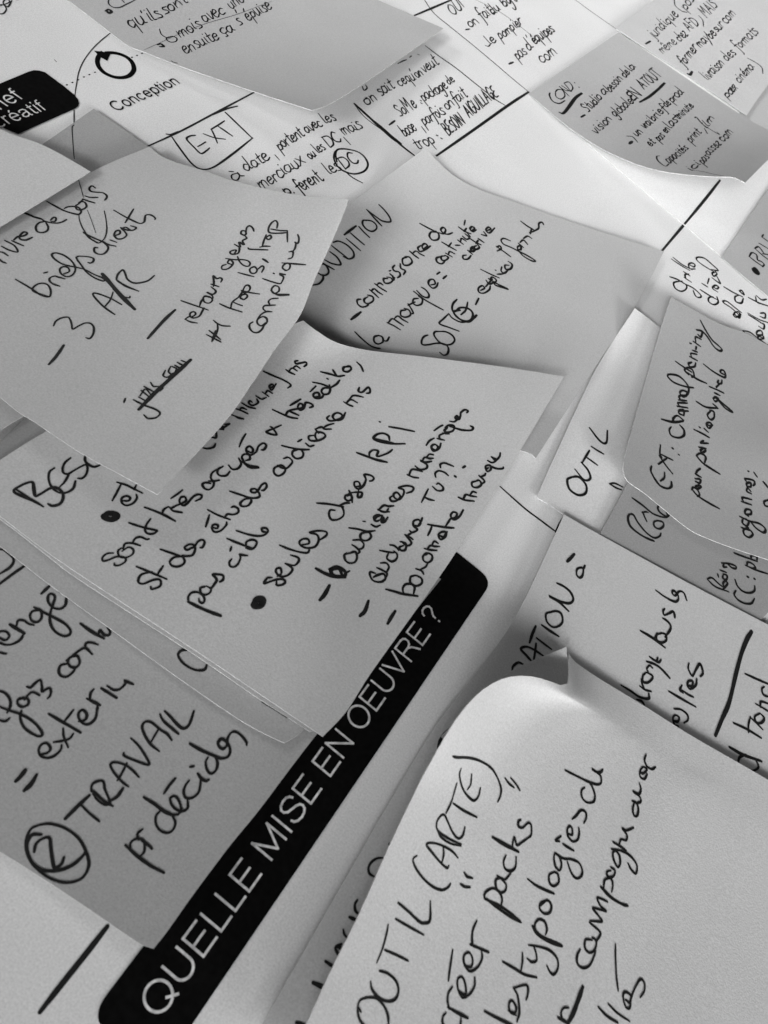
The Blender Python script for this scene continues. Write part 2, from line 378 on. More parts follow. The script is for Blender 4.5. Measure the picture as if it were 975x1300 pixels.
# ------------------------------------------------------------------ printed matter and a grey strip on the poster
PR = 'poster'
def arc(cx, cy, rx, ry, a0, a1, n=14):
    return [(cx + rx * math.cos(math.radians(a0 + (a1 - a0) * i / n)), cy + ry * math.sin(math.radians(a0 + (a1 - a0) * i / n))) for i in range(n + 1)]
def sans(ch):
    """light grotesque drawn as centre lines; em units, cap height .716, x-height .52 -> (advance, strokes)"""
    h = .686; x = .50; b = .03
    if ch == 'Q': return .778, [arc(.389, .358, .315, .335, 90, 450, 30), [(.45, .2), (.69, -.01)]]
    if ch == 'O': return .778, [arc(.389, .358, .315, .335, 90, 450, 30)]
    if ch == 'U': return .722, [[(.11, .716), (.11, .27)] + arc(.361, .27, .251, .245, 180, 360, 14) + [(.612, .716)]]
    if ch == 'E': return .667, [[(.62, h), (.11, h), (.11, b), (.63, b)], [(.11, .37), (.57, .37)]]
    if ch == 'L': return .556, [[(.11, .716), (.11, b), (.53, b)]]
    if ch == 'M': return .833, [[(.1, 0), (.1, .70), (.416, .06), (.733, .70), (.733, 0)]]
    if ch == 'I': return .278, [[(.139, 0), (.139, .716)]]
    if ch == 'S': return .667, [[(.59, .52), (.55, .62), (.46, .68), (.33, .69), (.2, .66), (.12, .58), (.12, .49), (.2, .41), (.33, .37), (.47, .33), (.57, .27), (.6, .19), (.57, .1), (.47, .04), (.34, .02), (.2, .05), (.11, .12), (.08, .22)]]
    if ch == 'N': return .722, [[(.1, 0), (.1, .69), (.622, .03), (.622, .716)]]
    if ch == 'V': return .667, [[(.03, .716), (.333, .03), (.637, .716)]]
    if ch == 'R': return .722, [[(.11, 0), (.11, h), (.45, h), (.55, .66), (.61, .59), (.61, .48), (.55, .4), (.45, .365), (.11, .365)], [(.38, .365), (.52, .28), (.67, 0)]]
    if ch == '?': return .556, [[(.06, .52), (.09, .62), (.18, .69), (.29, .7), (.41, .66), (.47, .58), (.46, .49), (.4, .42), (.32, .35), (.28, .28), (.27, .18)], [(.27, .0), (.27, .075)]]
    if ch == 'b': return .556, [[(.1, 0), (.1, .716)], arc(.29, .255, .19, .235, 180, -180, 22)]
    if ch == 'p': return .556, [[(.1, -.2), (.1, .52)], arc(.29, .255, .19, .235, 180, -180, 22)]
    if ch == 'r': return .333, [[(.1, 0), (.1, .52)], [(.1, .36), (.15, .45), (.22, .49), (.31, .48)]]
    if ch == 'i': return .222, [[(.11, 0), (.11, .52)], [(.11, .63), (.11, .716)]]
    if ch in 'eé':
        s = [[(.09, .27), (.47, .27)] + arc(.28, .255, .19, .235, 4, 322, 22)]
        if ch == 'é': s.append([(.24, .58), (.34, .70)])
        return .556, s
    if ch == 'f': return .278, [[(.12, 0), (.12, .6), (.16, .67), (.27, .69)], [(.02, .49), (.26, .49)]]
    if ch == 'c': return .5, [arc(.265, .255, .19, .235, 40, 320, 18)]
    if ch == 'C': return .722, [arc(.375, .358, .295, .335, 38, 322, 24)]
    if ch == 'a': return .556, [[(.08, .37), (.12, .46), (.22, .49), (.34, .48), (.41, .41), (.41, .1), (.44, .03), (.5, .03)], [(.41, .3), (.25, .27), (.1, .21), (.07, .12), (.13, .04), (.25, .03), (.36, .09), (.41, .18)]]
    if ch == 't': return .278, [[(.12, .66), (.12, .1), (.16, .03), (.26, .03)], [(.02, .49), (.25, .49)]]
    if ch == 'o': return .556, [arc(.278, .255, .2, .235, 90, 450, 24)]
    if ch == 'n': return .556, [[(.1, 0), (.1, .52)], [(.1, .34), (.16, .45), (.28, .49), (.4, .45), (.44, .36), (.44, 0)]]
    return .278, []
def lay(name, text, p0, p1, mat, z, w_em, parent, em=None):
    """set a line of print on the poster between two points of its baseline"""
    a, b = un(*p0), un(*p1)
    adv = sum(sans(c)[0] for c in text)
    d = (b - a); em = em or d.length / adv
    d.normalize(); up = Vector((-d.y, d.x, 0))
    if up.x > 0: up = -up
    V = []; Fc = []; cur = 0; k = 0; hw = w_em * em / 2
    for ch in text:
        w, sts = sans(ch)
        for st in sts:
            P = [a + d * ((cur + x) * em) + up * (y * em) for x, y in st]
            n = len(P)
            for i in range(n - 1):
                t = (P[i + 1] - P[i])
                if t.length < 1e-9: continue
                t.normalize(); s = Vector((-t.y, t.x, 0)) * hw
                e0 = t * (hw * .7 if i > 0 else 0); e1 = t * (hw * .7 if i < n - 2 else 0)
                zz = Vector((0, 0, z - a.z + 2e-7 * (k % 60))); k += 1
                q = len(V); V += [P[i] - e0 - s + zz, P[i] - e0 + s + zz, P[i + 1] + e1 + s + zz, P[i + 1] + e1 - s + zz]
                Fc.append((q, q + 1, q + 2, q + 3))
        cur += w
    for i in range(len(Fc)):
        q = Fc[i]
        n = (V[q[1]] - V[q[0]]).cross(V[q[2]] - V[q[0]])
        if n.z < 0: Fc[i] = tuple(reversed(q))
    return link(name, V, Fc, mat, parent, smooth=False)
def slab(name, px, z, mat, parent):
    V = [un(x, y) + Vector((0, 0, z)) for x, y in px]
    f = tuple(range(len(V)))
    n = Vector((0, 0, 0))
    for i in range(len(V)): n += V[i].cross(V[(i + 1) % len(V)])
    return link(name, V, [f if n.z > 0 else tuple(reversed(f))], mat, parent, smooth=False)
def rounded(P, r):
    """plane polygon with rounded corners, P = list of Vectors"""
    out = []; n = len(P)
    for i in range(n):
        p, a, b = P[i], P[i - 1], P[(i + 1) % n]
        u = (a - p).normalized(); v = (b - p).normalized()
        for k in range(9):
            t = k / 8; out.append((p + u * r) * (1 - t) ** 2 + p * 2 * t * (1 - t) + (p + v * r) * t * t)
    return out
# long black banner
a, b = un(621, 745), un(238, 1306)
xr = (a.x + b.x) / 2
tl = un(578, 701); bl = un(125, 1278)
ytop = un(611, 727).y; xl = un(182, 1201).x
ybot = un(113, 1292).y
P = rounded([Vector((xl, ytop, 0)), Vector((xr, ytop, 0)), Vector((xr, ybot, 0)), Vector((xl, ybot, 0))], 0.0035)
ban = link('heading_banner', [p + Vector((0, 0, 0.00022)) for p in P], [tuple(reversed(range(len(P))))], PRINT, POSTER, smooth=False)
T = 'QUELLE MISE EN OEUVRE ?'
adv = sum(sans(c)[0] for c in T)
yq, ye = un(200.4, 1263.8).y, un(548.5, 782).y
em = (ye - yq) / (adv - .389 - .278)
xb = (un(260.6, 1213).x + un(547.5, 804.8).x) / 2
V0 = Vector((xb, yq - .389 * em, 0)); V1 = Vector((xb, yq - .389 * em + adv * em, 0))
def proj(p):
    q = ROT.transposed() @ (p - CAM); return (CX + F * q.x / -q.z, CY - F * q.y / -q.z)
lay('lettering', T, proj(V0), proj(V1), PRINTW, 0.00026, .066, ban)
# black box "brief créatif"
bx = slab('black_label', [(-60, 128), (0, 107), (36, 92), (43, 90), (50, 90.5), (57, 92.5), (63, 97), (80, 109.5), (94, 121), (99, 127), (100.5, 132), (99, 136), (95, 139), (23, 171), (0, 161), (-60, 136)], 0.00022, PRINT, POSTER)
lay('lettering', 'brief', (-13.5, 148), (31.5, 125), PRINTW, 0.00026, .066, bx)
lay('lettering', 'créatif', (-2, 164), (61, 139.5), PRINTW, 0.00026, .066, bx)
lay('caption', 'Conception', (148, 142.5), (230, 106), PRINT, 0.0002, .09, POSTER)
# loop arrow, dotted line
lp = Ink('poster')
ring = [(131, 66), (125.5, 71.5), (123.6, 78), (125.5, 85), (131, 91.5), (139, 96), (148, 98.6), (157, 98.6), (164.5, 96), (169.3, 90.5), (169.8, 85), (167, 78.5), (161, 73), (152, 69), (143, 67.3), (134, 67.5)]
lp.stroke(ring, 5.6, cap=False, jitter=0)
lp.poly([(119.2, 64.8), (141, 67.5), (136.2, 77.8), (127, 73)], 0.00013)
lp.done('loop_arrow', PRINT)
dt = Ink('poster')
for x, y in [(425, 540), (460, 525), (497, 508), (533, 490), (568, 475), (603, 460), (838, 365), (870, 353), (902, 340), (935, 330)]:
    dt.stroke([(x / 5 - .5, y / 5 + .2), (x / 5 + .5, y / 5 - .2)], 1.9, jitter=0)
dt.done('dotted_line', PRINT)
slab('grey_bar', [(-120, 637), (0, 562), (40, 534), (60, 520), (66, 527), (48, 539), (0, 567), (-120, 643)], 0.00022, flat_mat('strip_grey', 0.2, 0.8, 0.1), POSTER)  # flat grey strip laid on the poster at the left

# ------------------------------------------------------------------ handwriting
# small hand: x-height 1, ascender 2, descender -1
HAND = {
'a': (0.95, '.7,.9 .3,1 .05,.6 .1,.15 .4,0 .7,.4 .75,.95|.75,.95 .75,.3 .95,.05'),
'b': (0.85, '.1,1.9 .1,1 .1,.1|.1,.5 .4,.95 .7,.7 .65,.2 .35,0 .1,.1'),
'c': (0.8, '.7,.8 .4,1 .1,.7 .1,.25 .4,0 .75,.15'),
'd': (1.0, '.65,.75 .35,.9 .05,.5 .2,.05 .5,.1 .7,.5|.75,1.9 .72,.9 .75,.2 .95,.05'),
'e': (0.85, '.1,.5 .6,.6 .6,.9 .35,1 .1,.65 .15,.15 .45,0 .8,.25'),
'f': (0.7, '.8,1.7 .5,1.95 .35,1.5 .35,.5 .3,-.7 .1,-.9|.05,.9 .7,.95'),
'g': (0.9, '.7,.9 .3,1 .05,.55 .3,.1 .65,.5 .7,.95|.7,.95 .7,-.2 .5,-.85 .15,-.8 .1,-.5'),
'h': (0.85, '.1,1.9 .1,0|.1,.5 .4,.95 .65,.75 .7,0'),
'i': (0.42, '.15,1 .15,.2 .35,.05|.12,1.45 .2,1.5'),
'j': (0.45, '.3,1 .3,-.5 0,-.8|.28,1.45 .35,1.5'),
'k': (0.75, '.1,1.9 .1,0|.6,1 .15,.45 .7,0'),
'l': (0.42, '.1,1.9 .1,.3 .35,.05'),
'm': (1.2, '.1,1 .1,0|.1,.6 .35,.95 .5,.8 .5,0|.5,.6 .75,.95 .95,.75 1.05,0'),
'n': (0.9, '.1,1 .1,0|.1,.6 .4,.95 .65,.75 .7,0'),
'o': (0.85, '.4,1 .1,.75 .1,.25 .4,0 .7,.25 .7,.75 .4,1 .6,.95'),
'p': (0.85, '.1,1 .1,-.9|.1,.6 .4,1 .7,.7 .6,.15 .15,.1'),
'q': (0.9, '.65,.85 .3,1 .05,.6 .3,.05 .65,.4|.7,1 .7,-.9'),
'r': (0.62, '.1,1 .1,0|.1,.6 .35,.95 .6,.9'),
's': (0.7, '.6,.9 .3,1 .15,.75 .55,.35 .5,.05 .1,.05'),
't': (0.65, '.3,1.6 .3,.2 .5,0 .65,.1|.05,1.05 .6,1.1'),
'u': (0.92, '.1,1 .1,.3 .35,0 .65,.3 .7,1|.7,1 .7,.2 .9,.05'),
'v': (0.75, '.05,1 .35,0 .7,1'),
'x': (0.75, '.05,1 .7,0|.7,1 .05,0'),
'y': (0.8, '.05,1 .3,.1|.7,1 .3,-.3 .05,-.85'),
'z': (0.75, '.05,1 .6,1 .05,0 .7,0'),
'A': (1.1, '0,0 .25,.9 .5,1.8|.5,1.8 .7,.9 .95,0|.15,.65 .85,.7'),
'B': (1.0, '.1,1.8 .1,0|.1,1.8 .6,1.7 .6,1.1 .15,.95 .75,.8 .8,.2 .1,0'),
'C': (1.0, '.85,1.5 .5,1.8 .1,1.2 .15,.4 .5,0 .9,.3'),
'D': (1.1, '.1,1.8 .1,0|.05,1.8 .7,1.6 .95,.9 .7,.2 .1,0'),
'E': (0.9, '.8,1.8 .2,1.6 .2,1.1 .6,.95|.6,.95 .1,.7 .1,.1 .8,.05'),
'F': (0.9, '.1,1.8 .1,0|.1,1.8 .8,1.8|.1,1 .65,1'),
'G': (1.1, '.9,1.5 .5,1.8 .1,1.1 .2,.2 .6,0 .9,.4 .9,.8 .5,.8'),
'I': (0.4, '.2,1.8 .2,0'),
'L': (0.85, '.15,1.8 .15,.9 .15,0|.15,0 .8,.05'),
'M': (1.4, '.1,0 .2,1.8|.2,1.8 .6,.7|.6,.7 1,1.8|1,1.8 1.15,0'),
'N': (1.2, '.1,0 .1,1.8|.1,1.8 .95,0|.95,0 .95,1.8'),
'O': (1.1, '.5,1.8 .1,1.3 .1,.5 .5,0 .9,.5 .9,1.3 .5,1.8'),
'S': (0.9, '.8,1.5 .45,1.8 .15,1.4 .7,.7 .6,.1 .1,.15'),
'T': (1.0, '.05,1.8 .95,1.8|.5,1.8 .5,0'),
'U': (1.1, '.1,1.8 .1,.4 .5,0 .85,.4 .9,1.8'),
"'": (0.3, '.2,1.9 .1,1.5'), '.': (0.35, '.1,0 .18,.08'), ' ': (0.6, ''),
}
ACC = {'é': ('e', '.35,1.3 .6,1.75'), 'à': ('a', '.3,1.75 .55,1.35'), 'ê': ('e', '.1,1.3 .35,1.65 .6,1.3'), 'ç': ('c', '.4,0 .45,-.4 .25,-.5')}
def word_strokes(x0, y0, x1, y1, ux, uy, txt):
    gl = []; adv = 0
    for ch in txt:
        base, extra = ACC.get(ch, (ch, None))
        w, s = HAND[base]
        if extra: s = s + '|' + extra
        gl.append((adv, s)); adv += w
    out = []
    dx, dy = (x1 - x0) / adv, (y1 - y0) / adv
    for a, s in gl:
        dyj = random.uniform(-0.08, 0.08); sc = random.uniform(0.9, 1.12); sl = random.uniform(-0.06, 0.06)
        for st in s.split('|'):
            if not st: continue
            pts = []
            for p in st.split():
                px, py = (float(k) for k in p.split(','))
                px += random.uniform(-.05, .05); py += random.uniform(-.05, .05)
                X = a + px + sl * py; Y = (dyj + py * sc) * 1.42
                pts.append((x0 + dx * X + ux * Y, y0 + dy * X + uy * Y))
            out.append(pts)
    return out
def write_all(data):
    ink = None; ox = oy = 0.0; sc = 1.0; w = 3.0; pname = 'handwritten_line'; key = None
    for ln in data.strip().split('\n'):
        ln = ln.strip()
        if not ln: continue
        if ln[0] == '=':
            if ink: ink.done(pname)
            key, ws = ln[1:].split(); w = float(ws); pname = 'handwritten_line'; ink = Ink(key)
        elif ln[0] == '@': ox, oy, sc = (float(k) for k in ln[1:].split(','))
        elif ln[0] == '#':
            ink.done(pname); ink = Ink(key); pname = ln[1:] or 'handwritten_line'
        else:
            m = 1.0; own = None
            if ln[0] == '!':
                own, ln = ln[1:].split(' ', 1)
            if ln[0] == 'w':
                a, ln = ln.split(' ', 1); m = float(a[1:])
            if ln[0] == 'W':
                q = ln.split(' ', 7); nums = [float(k) for k in q[1:7]]
                sts = word_strokes(*nums, q[7])
                for s in sts: ink.stroke([(ox + x / sc, oy + y / sc) for x, y in s], w * m * 0.8)
            else:
                n = [float(k) for k in ln.split()]
                tgt = Ink(key) if own else ink
                tgt.stroke([(ox + n[i] / sc, oy + n[i + 1] / sc) for i in range(0, len(n), 2)], w * m * 0.72, jitter=0.02 if pname in ('thin_line', 'thick_line') else 0.2)
                if own: tgt.done(own, INK)
    ink.done(pname)
INK_DATA = '''
=briefs 3.5
@0,220,5
#handwritten_line
-20 530 10 560 38 572
-15 498 20 505 50 525
10 465 60 490 112 500 90 460 30 428
75 430 110 445 150 462
88 425 110 405 130 400
125 405 160 395 172 380 150 375 125 400 130 420 165 425 205 408
w1.4 150 250 185 265 220 280 262 292
262 292 290 308 350 318 390 312 422 295
290 308 250 315 228 340 235 370 270 378 300 365 305 340 290 312
320 300 340 282 355 285 350 305 325 308
298 180 350 210 410 240 470 258 500 262 515 245 500 220 465 212 430 215 408 225
500 195 480 210 490 232 520 232 548 215 540 188 515 182 498 195 525 170
w1.2 525 165 560 178 602 190
540 146 575 155 620 155
605 95 585 82 568 95 575 115 610 122 650 125 675 140 678 155 665 172
w.35 498 40 512 90 530 155
w.35 555 235 580 300 608 380
w.6 500 262 505 300 525 350 560 400 600 435 625 445 650 430 670 400 678 350 672 290 662 240
#handwritten_line
98 675 150 705 205 738 260 775 312 785 322 750 305 712 270 700 230 710 205 738 230 760 312 785
380 718 345 708 318 690 315 668 345 655 375 662 412 672
278 635 302 628
405 640 440 625 430 600 400 595 380 610 385 635 410 655 445 655 470 635 478 600 455 560 410 525 360 508 330 515 340 540 390 575 450 592 530 610 600 645 650 665 665 680 650 685 600 665 550 630 520 590 485 535 540 530 590 540 592 560 575 572 560 568
620 475 600 475 600 500 625 515 660 512 685 485 682 462 655 440
530 380 590 410 650 435 690 455 735 465
530 375 570 415 625 445
700 425 740 440
725 400 760 385 758 365 735 370 725 395 745 418 780 415 803 395 790 370 770 355
770 352 800 345 835 365 865 348 830 335
765 345 800 360 835 365
722 235 790 275 850 305 890 320 915 310 920 285 925 268 955 265 985 285 982 298
848 228 825 265 795 315
#handwritten_line
!dash w1.6 310 1215 355 1165 405 1093
340 970 355 940 390 920 430 915 445 930 455 960 462 990 500 970 540 952 575 955 595 980 592 1020 570 1050 545 1045
728 898 660 850 610 800 590 770 605 762 650 775 710 800 772 835
668 845 700 805 718 755
w2.2 650 640 700 700 770 780 855 865
880 750 820 725 760 695 740 675 750 640 780 615 795 640 810 675 850 698 900 695 945 680 980 650
745 680 800 720 880 750
720 740 770 778 820 792 825 782
#handwritten_line
@150,240,5
!dash w1.6 188 950 240 890 300 825 362 768
425 828 460 845 502 852
428 825 450 812 470 812 492 795 480 780 458 790 458 810 480 820 515 808 535 775 545 755
400 710 470 735 530 755 572 770
515 750 525 720 535 700
580 690 555 680 540 695 550 720 580 725 598 705 580 685 555 685
598 705 598 680 562 655 600 670 620 650 590 622
590 605 640 622
605 620 608 590 604 552 625 570 648 565 660 575 652 592
685 480 660 490 660 510 690 510 715 495 730 470 710 450 695 470 720 480
w.9 683 442 740 450 790 450 825 458 838 475 825 492 795 485 770 460 758 430
735 415 750 390 725 392 710 402 722 415 760 410 770 385 768 370
738 352 775 370 768 340 800 355 790 330 815 315 808 300
800 295 780 285 785 268 805 268 812 285 800 298
812 285 815 250 835 235 855 250 862 270
#handwritten_line
@250,260,5
60 825 110 850 152 873
78 800 115 828 150 857
95 870 108 830 118 800
105 735 130 755 165 770 212 772
130 755 130 800 100 865
145 630 200 655 285 682
215 655 225 620 262 590
228 618 258 632 288 642
290 600 275 590 285 575 312 570 320 585 300 602 278 598
282 545 330 558 398 568
262 590 285 560 305 520 325 512 338 528 330 548 305 560 285 550
262 432 310 445 362 458
345 400 335 415 345 435 370 435 382 415 365 395 340 405
382 415 400 400 415 390 425 402 412 430
w1.3 418 345 435 355 452 368
325 275 335 283 380 285 450 288
400 270 430 264 465 265
415 265 425 230 440 192
445 205 465 195 472 210 455 222 440 212 448 200
572 165 530 165 470 155
575 178 520 182 462 178 455 150 475 115 500 102 512 120 508 150
574 165 574 200 575 238
#handwritten_line
355 745 335 760 335 785 355 808 385 812 410 795 428 765
425 770 445 745 440 720 415 712 385 730 385 755 410 770 435 750
380 735 405 700 440 680 475 680
440 680 420 660 430 642 460 640 498 638
465 640 455 615 475 598 515 595
470 545 515 575 585 575
585 570 530 570 500 568
495 565 520 550 520 525 495 515 475 535 480 558 505 570
418 470 470 488 525 502 540 490 550 460 525 445
525 436 545 442 562 445
485 435 492 440
570 420 545 405 550 385 575 372 592 385 585 410 560 420
540 370 600 375 690 382
580 345 605 335 610 300 585 300
605 300 622 280 628 250 622 238
622 238 642 245 648 215 640 190
#handwritten_line
@0,320,2.9545
465 565 470 550
500 555 540 575 580 590 600 605 585 622 555 625 540 612
520 545 548 560
530 520 560 545
525 540 545 515 565 535 
540 505 585 530
565 490 575 505 590 505 610 510 600 522
620 445 612 465 630 470 650 455
640 430 632 450 650 460 662 440 645 430
655 425 680 440
665 415 690 428
680 408 700 415
!strike_through w1.9 520 592 580 530 650 465 715 405
=condition 3.6
@380,250,5
#heading
85 562 125 552 150 522 150 495
110 480 150 500 180 490 185 465 160 430 120 430
130 410 180 440 220 462
160 400 210 425 262 430 240 385 195 350
205 310 255 350 310 392
215 290 250 282 300 305 340 345 345 380 315 395 280 380
298 265 345 305 388 342
w1.2 285 242 320 215 360 185
325 230 370 270 412 305
378 190 410 225 445 258
425 152 405 150 402 175 425 205 460 220 488 205 488 180 460 155 415 148
522 185 480 140 428 82
428 82 490 130 530 155 578 158 570 125 540 85 505 50
#handwritten_line
!dash w1.4 328 780 360 755 390 732
390 650 368 655 370 680 395 700 425 695 440 680
435 635 412 650 415 672 440 678 468 660 465 635 435 625
445 590 475 615 502 640
455 598 475 585 500 605 528 622
478 552 515 580 552 602
490 560 510 548 530 560
560 520 535 520 540 545 565 550 590 535 580 515 555 510
590 535 600 525 590 505
575 490 605 515
570 472 580 468
605 435 592 452 605 472 632 478 640 500 622 515
640 425 645 455 672 470 660 495
680 385 655 395 660 430 690 435 715 415 700 385 670 380
700 345 730 372 755 390
715 362 740 345 765 362 792 375
770 310 752 325 765 348 795 340
790 330 812 312 795 298 778 315 795 338 832 312
w1.1 765 170 820 200 865 222
865 225 835 225 825 250 845 275 880 270 885 240 865 218
885 228 915 235 928 210 912 195 897 210 915 232 945 238 972 228
#handwritten_line
352 858 400 905 450 945 490 960 512 962
505 880 475 890 475 920 500 935 530 920 525 890 500 880
530 912 555 915 570 890
558 800 600 820 640 845
565 798 590 775 625 795 660 818
600 775 625 758 655 780 688 798
675 720 645 725 645 755 675 765 705 750 695 720 665 710
705 745 722 735 690 680
690 690 725 672 735 668
755 645 725 650 722 675 745 690 775 680 780 650 755 630
725 600 790 650 850 685 912 718
745 595 780 630 815 640 822 620 800 590 775 575
835 560 862 552 850 525 825 530 820 555 845 580 870 570 880 545
872 492 892 478
912 520 935 500
@520,260,5
195 330 170 340 175 365 205 375 228 352
225 325 200 330 205 352 230 352 245 335 225 322
228 308 270 332
245 318 255 298 285 312
205 238 250 265 295 290
245 268 265 242
290 258 318 258
305 225 340 252
322 235 330 215 358 232
335 200 360 220 378 210 352 185
365 180 385 205
310 142 350 170 388 185
345 172 360 150
395 165 412 150 395 140 383 155 400 172 422 160
345 130 352 98
#handwritten_line
360 320 338 325 342 345 370 345 390 322
368 290 398 315
378 300 395 280 410 285
390 300 412 285 402 268 388 282 400 300 425 280
425 260 410 268 420 285 442 272 430 252
382 215 420 240 452 255
420 248 435 225
435 215 470 240
455 190 488 198 470 172
490 165 515 155 500 143 483 160 505 180 540 148
#handwritten_line
115 828 90 838 75 865 80 888 115 890 170 880 220 885 245 910 240 945 215 955 190 938
185 805 160 808 155 830 185 870 225 890 265 885 285 860 270 830 230 808 185 805
312 803 250 780 188 755 215 725 248 692
248 692 270 720 320 745 360 745
300 602 275 630 270 665 290 700 330 735 375 745 410 720
w1.2 290 680 320 655 370 660 400 690 390 730 350 740 300 715 280 680 320 670
325 700 355 670 368 620
w1.5 400 725 425 702
!dash w1.3 418 635 438 595
450 545 475 530 460 515 437 530 440 555 470 562 505 540 512 515
485 480 505 505 538 490
482 522 500 500 525 472
500 470 560 505 622 535 600 530 540 508 550 480 525 460 508 475
450 410 510 440 568 465
555 442 592 440
543 415 548 418
585 395 580 420 600 435 628 412
630 385 605 385 610 410 640 408 650 380 625 360
550 265 600 300 640 330
555 295 580 280 572 262 552 270
640 230 600 215 580 225 595 250 640 270 690 295 740 320 790 350 795 360 770 355 720 325 690 290 685 268 705 262 705 285 685 285
690 245 722 272
700 240 722 225 748 252
722 215 748 200 775 215
705 105 745 135 790 165 760 178
765 185 775 150
790 168 818 150 820 120 840 112 850 128
=audience 4.1
@0,530,5
#heading
w1.2 275 568 210 530 90 475 130 435 190 412 210 420 215 460 225 500 260 485 310 455 345 445 380 460 400 490 395 530 370 555 330 562 305 550
105 460 180 510 235 545
345 322 315 345 308 385 320 430 350 465 390 482 430 475 465 450 478 405
375 445 410 410 438 360
448 258 415 285 398 320 402 352 430 360 475 335 520 310 548 302 555 330 545 365 520 388 495 388
w1.1 540 242 540 275 560 300 595 315 632 305
#handwritten_line
@120,530,5
690 195 720 200 755 190 768 168
735 125 770 130 772 100 765 85
780 70 820 80
790 45 815 65 858 42
900 0 920 8 945 10
@280,440,5
w.8 0 525 20 520 5 490 30 495 58 490
w.9 70 435 110 450 145 462
w.9 95 395 135 410 172 428
w.9 120 405 135 390 165 402
w.9 135 360 180 385 220 395
w.9 200 355 185 345 180 362 205 375 238 358 230 335
w.9 225 315 260 335 290 325
w.9 265 290 305 318
w.9 285 298 300 282 328 298
w.9 315 268 335 250 325 240 310 255 325 278 352 238
w.9 272 158 330 185 390 210 435 235 445 250 425 265
w.9 415 148 440 165 470 178
w.9 435 155 455 138 485 155
w.9 460 135 480 125 505 140
w.9 490 90 472 95 480 110 510 105 540 100 545 115 530 128
#handwritten_line
@0,530,5
!bullet w1.8 655 625 690 605 740 615 745 635 710 655 665 645 655 625 700 615 735 630 700 645 670 630
712 530 740 480 768 425
742 412 800 430 850 455 905 482
865 430 850 460
770 530 815 530 825 510 800 500 772 515 775 545 805 560 845 545 868 515 865 490
#handwritten_line
w.9 720 862 680 865 650 890 655 912 690 905 740 885 790 890 795 915 760 938 730 940 725 925
w.9 770 830 748 850 760 885 800 890 840 870 845 840 815 825 775 850
@120,530,5
180 835 195 802 240 800 290 815
240 798 258 770 290 760 330 775 345 772
218 670 270 688 330 705 390 718 395 725 370 740 335 738 320 715 330 680 355 645
w1.1 318 572 380 595 440 620 512 660
430 610 440 585 468 568
475 572 500 595 555 605
485 580 510 565 545 550 580 530 570 505 545 512 540 540 565 560 590 545 620 510 650 492 678 495 675 515 640 532
485 515 525 488 558 462
735 420 705 415 685 425 695 450 725 460 752 440 755 410 725 405
775 330 745 355 738 385 755 405 790 400
815 312 785 330 780 355 800 372 835 370 858 345
@280,440,5
50 755 75 780 110 775 130 745 115 710
130 730 180 755 242 768 190 770 150 745
160 725 185 715 180 690 150 685 135 705 150 735
165 660 195 675 205 655 185 635 165 645 165 670 190 690 225 670 240 635 270 615 290 630 275 655 258 658
118 638 135 595 160 555
385 500 340 520 290 545 355 562 330 520 315 510
330 402 380 425 440 450 488 458
412 435 430 412 455 420 495 438
440 405 470 400 515 390 520 370 500 365 490 385 505 405 530 390 540 358 575 365 585 380 565 390
442 375 475 355 508 335
595 320 625 318 620 295 595 298 588 315 605 330 640 325 655 305
585 228 640 240 700 262
690 265 655 265 640 285 655 305 685 300 695 275 690 245
700 262 735 240 755 215
675 205 682 208
635 162 690 175 745 190 785 185
740 190 725 170 712 150
800 128 780 135 780 155 805 162 828 145 820 128 795 130
865 100 890 125 905 158
568 288 605 252
#handwritten_line
@0,640,2.9545
570 255 530 265 518 290 535 300 575 285 600 285 600 308 570 320 565 310
w1.1 512 235 560 255 625 282
590 265 612 232
@200,600,5
w1.1 18 488 80 510 140 530
150 535 105 540 78 565 90 592 130 598 165 580 170 555 155 530 180 532 220 525 238 490 230 462 200 458 172 475 185 492 215 480 235 470 255 440 285 428 298 445 285 475 270 478
305 345 318 305 328 270
318 238 380 270 460 300
350 350 378 355 382 335 355 332 345 355 362 378 400 370 435 335 438 315
428 280 445 265 480 268 510 255 510 230 485 217 468 222
458 120 520 140 580 160 625 162 648 150 640 125 620 105 595 108 595 125 620 128 640 110 660 80 685 68 692 90 675 112 660 115
595 165 555 170 525 195 535 215 570 212 592 190 595 165
@280,440,5
370 755 340 775 340 805 365 822 400 805 410 775 385 755 355 765
w.9 360 755 385 770 415 775 440 755 455 730 430 705 400 712
388 630 450 645 510 655 562 655
490 655 460 665 455 690 480 712 515 705 525 680 510 655
540 615 565 635 592 628
490 605 515 590
590 565 560 570 565 595 600 600 640 590 665 570 650 550 610 545 600 570 615 600
600 525 622 552
602 525 640 512 660 525 702 525
655 515 680 500 718 490
690 440 675 455 690 472 725 470 765 455 770 435 745 422 720 430 712 450 735 470 770 460 792 420
782 352 810 370 838 380
795 362 825 338 868 358
818 335 845 312 905 322
880 260 875 285 900 290 935 260 948 275 945 295 925 298
#handwritten_line
@200,600,5
w1.5 195 822 260 855 330 885 400 910
195 822 195 790 215 765 250 760 285 780 298 810 285 830 265 820 262 800
300 725 272 735 275 765 300 778 330 765 338 740 310 722
338 740 360 710 375 680 350 648 385 648 415 655 415 680 395 695
470 550 455 570 460 595 485 600 510 580 525 545 520 520
520 520 545 526 570 528
460 500 468 472
440 420 500 445 560 468 610 485
560 468 565 440 600 428 628 440 620 470 595 488 560 480
500 370 560 390 620 403 670 400 700 375 690 355 662 355 665 375 690 378
#handwritten_line
@300,600,5
!bullet w1.9 105 835 125 802 165 798 175 820 155 850 115 855 105 835 130 815 160 815 150 840 120 840
225 668 195 672 175 705 210 695 255 680 300 680 308 700 285 715 255 715 255 690
260 660 285 640 280 608 255 612 252 635 280 660 320 655 350 630 352 605 310 578
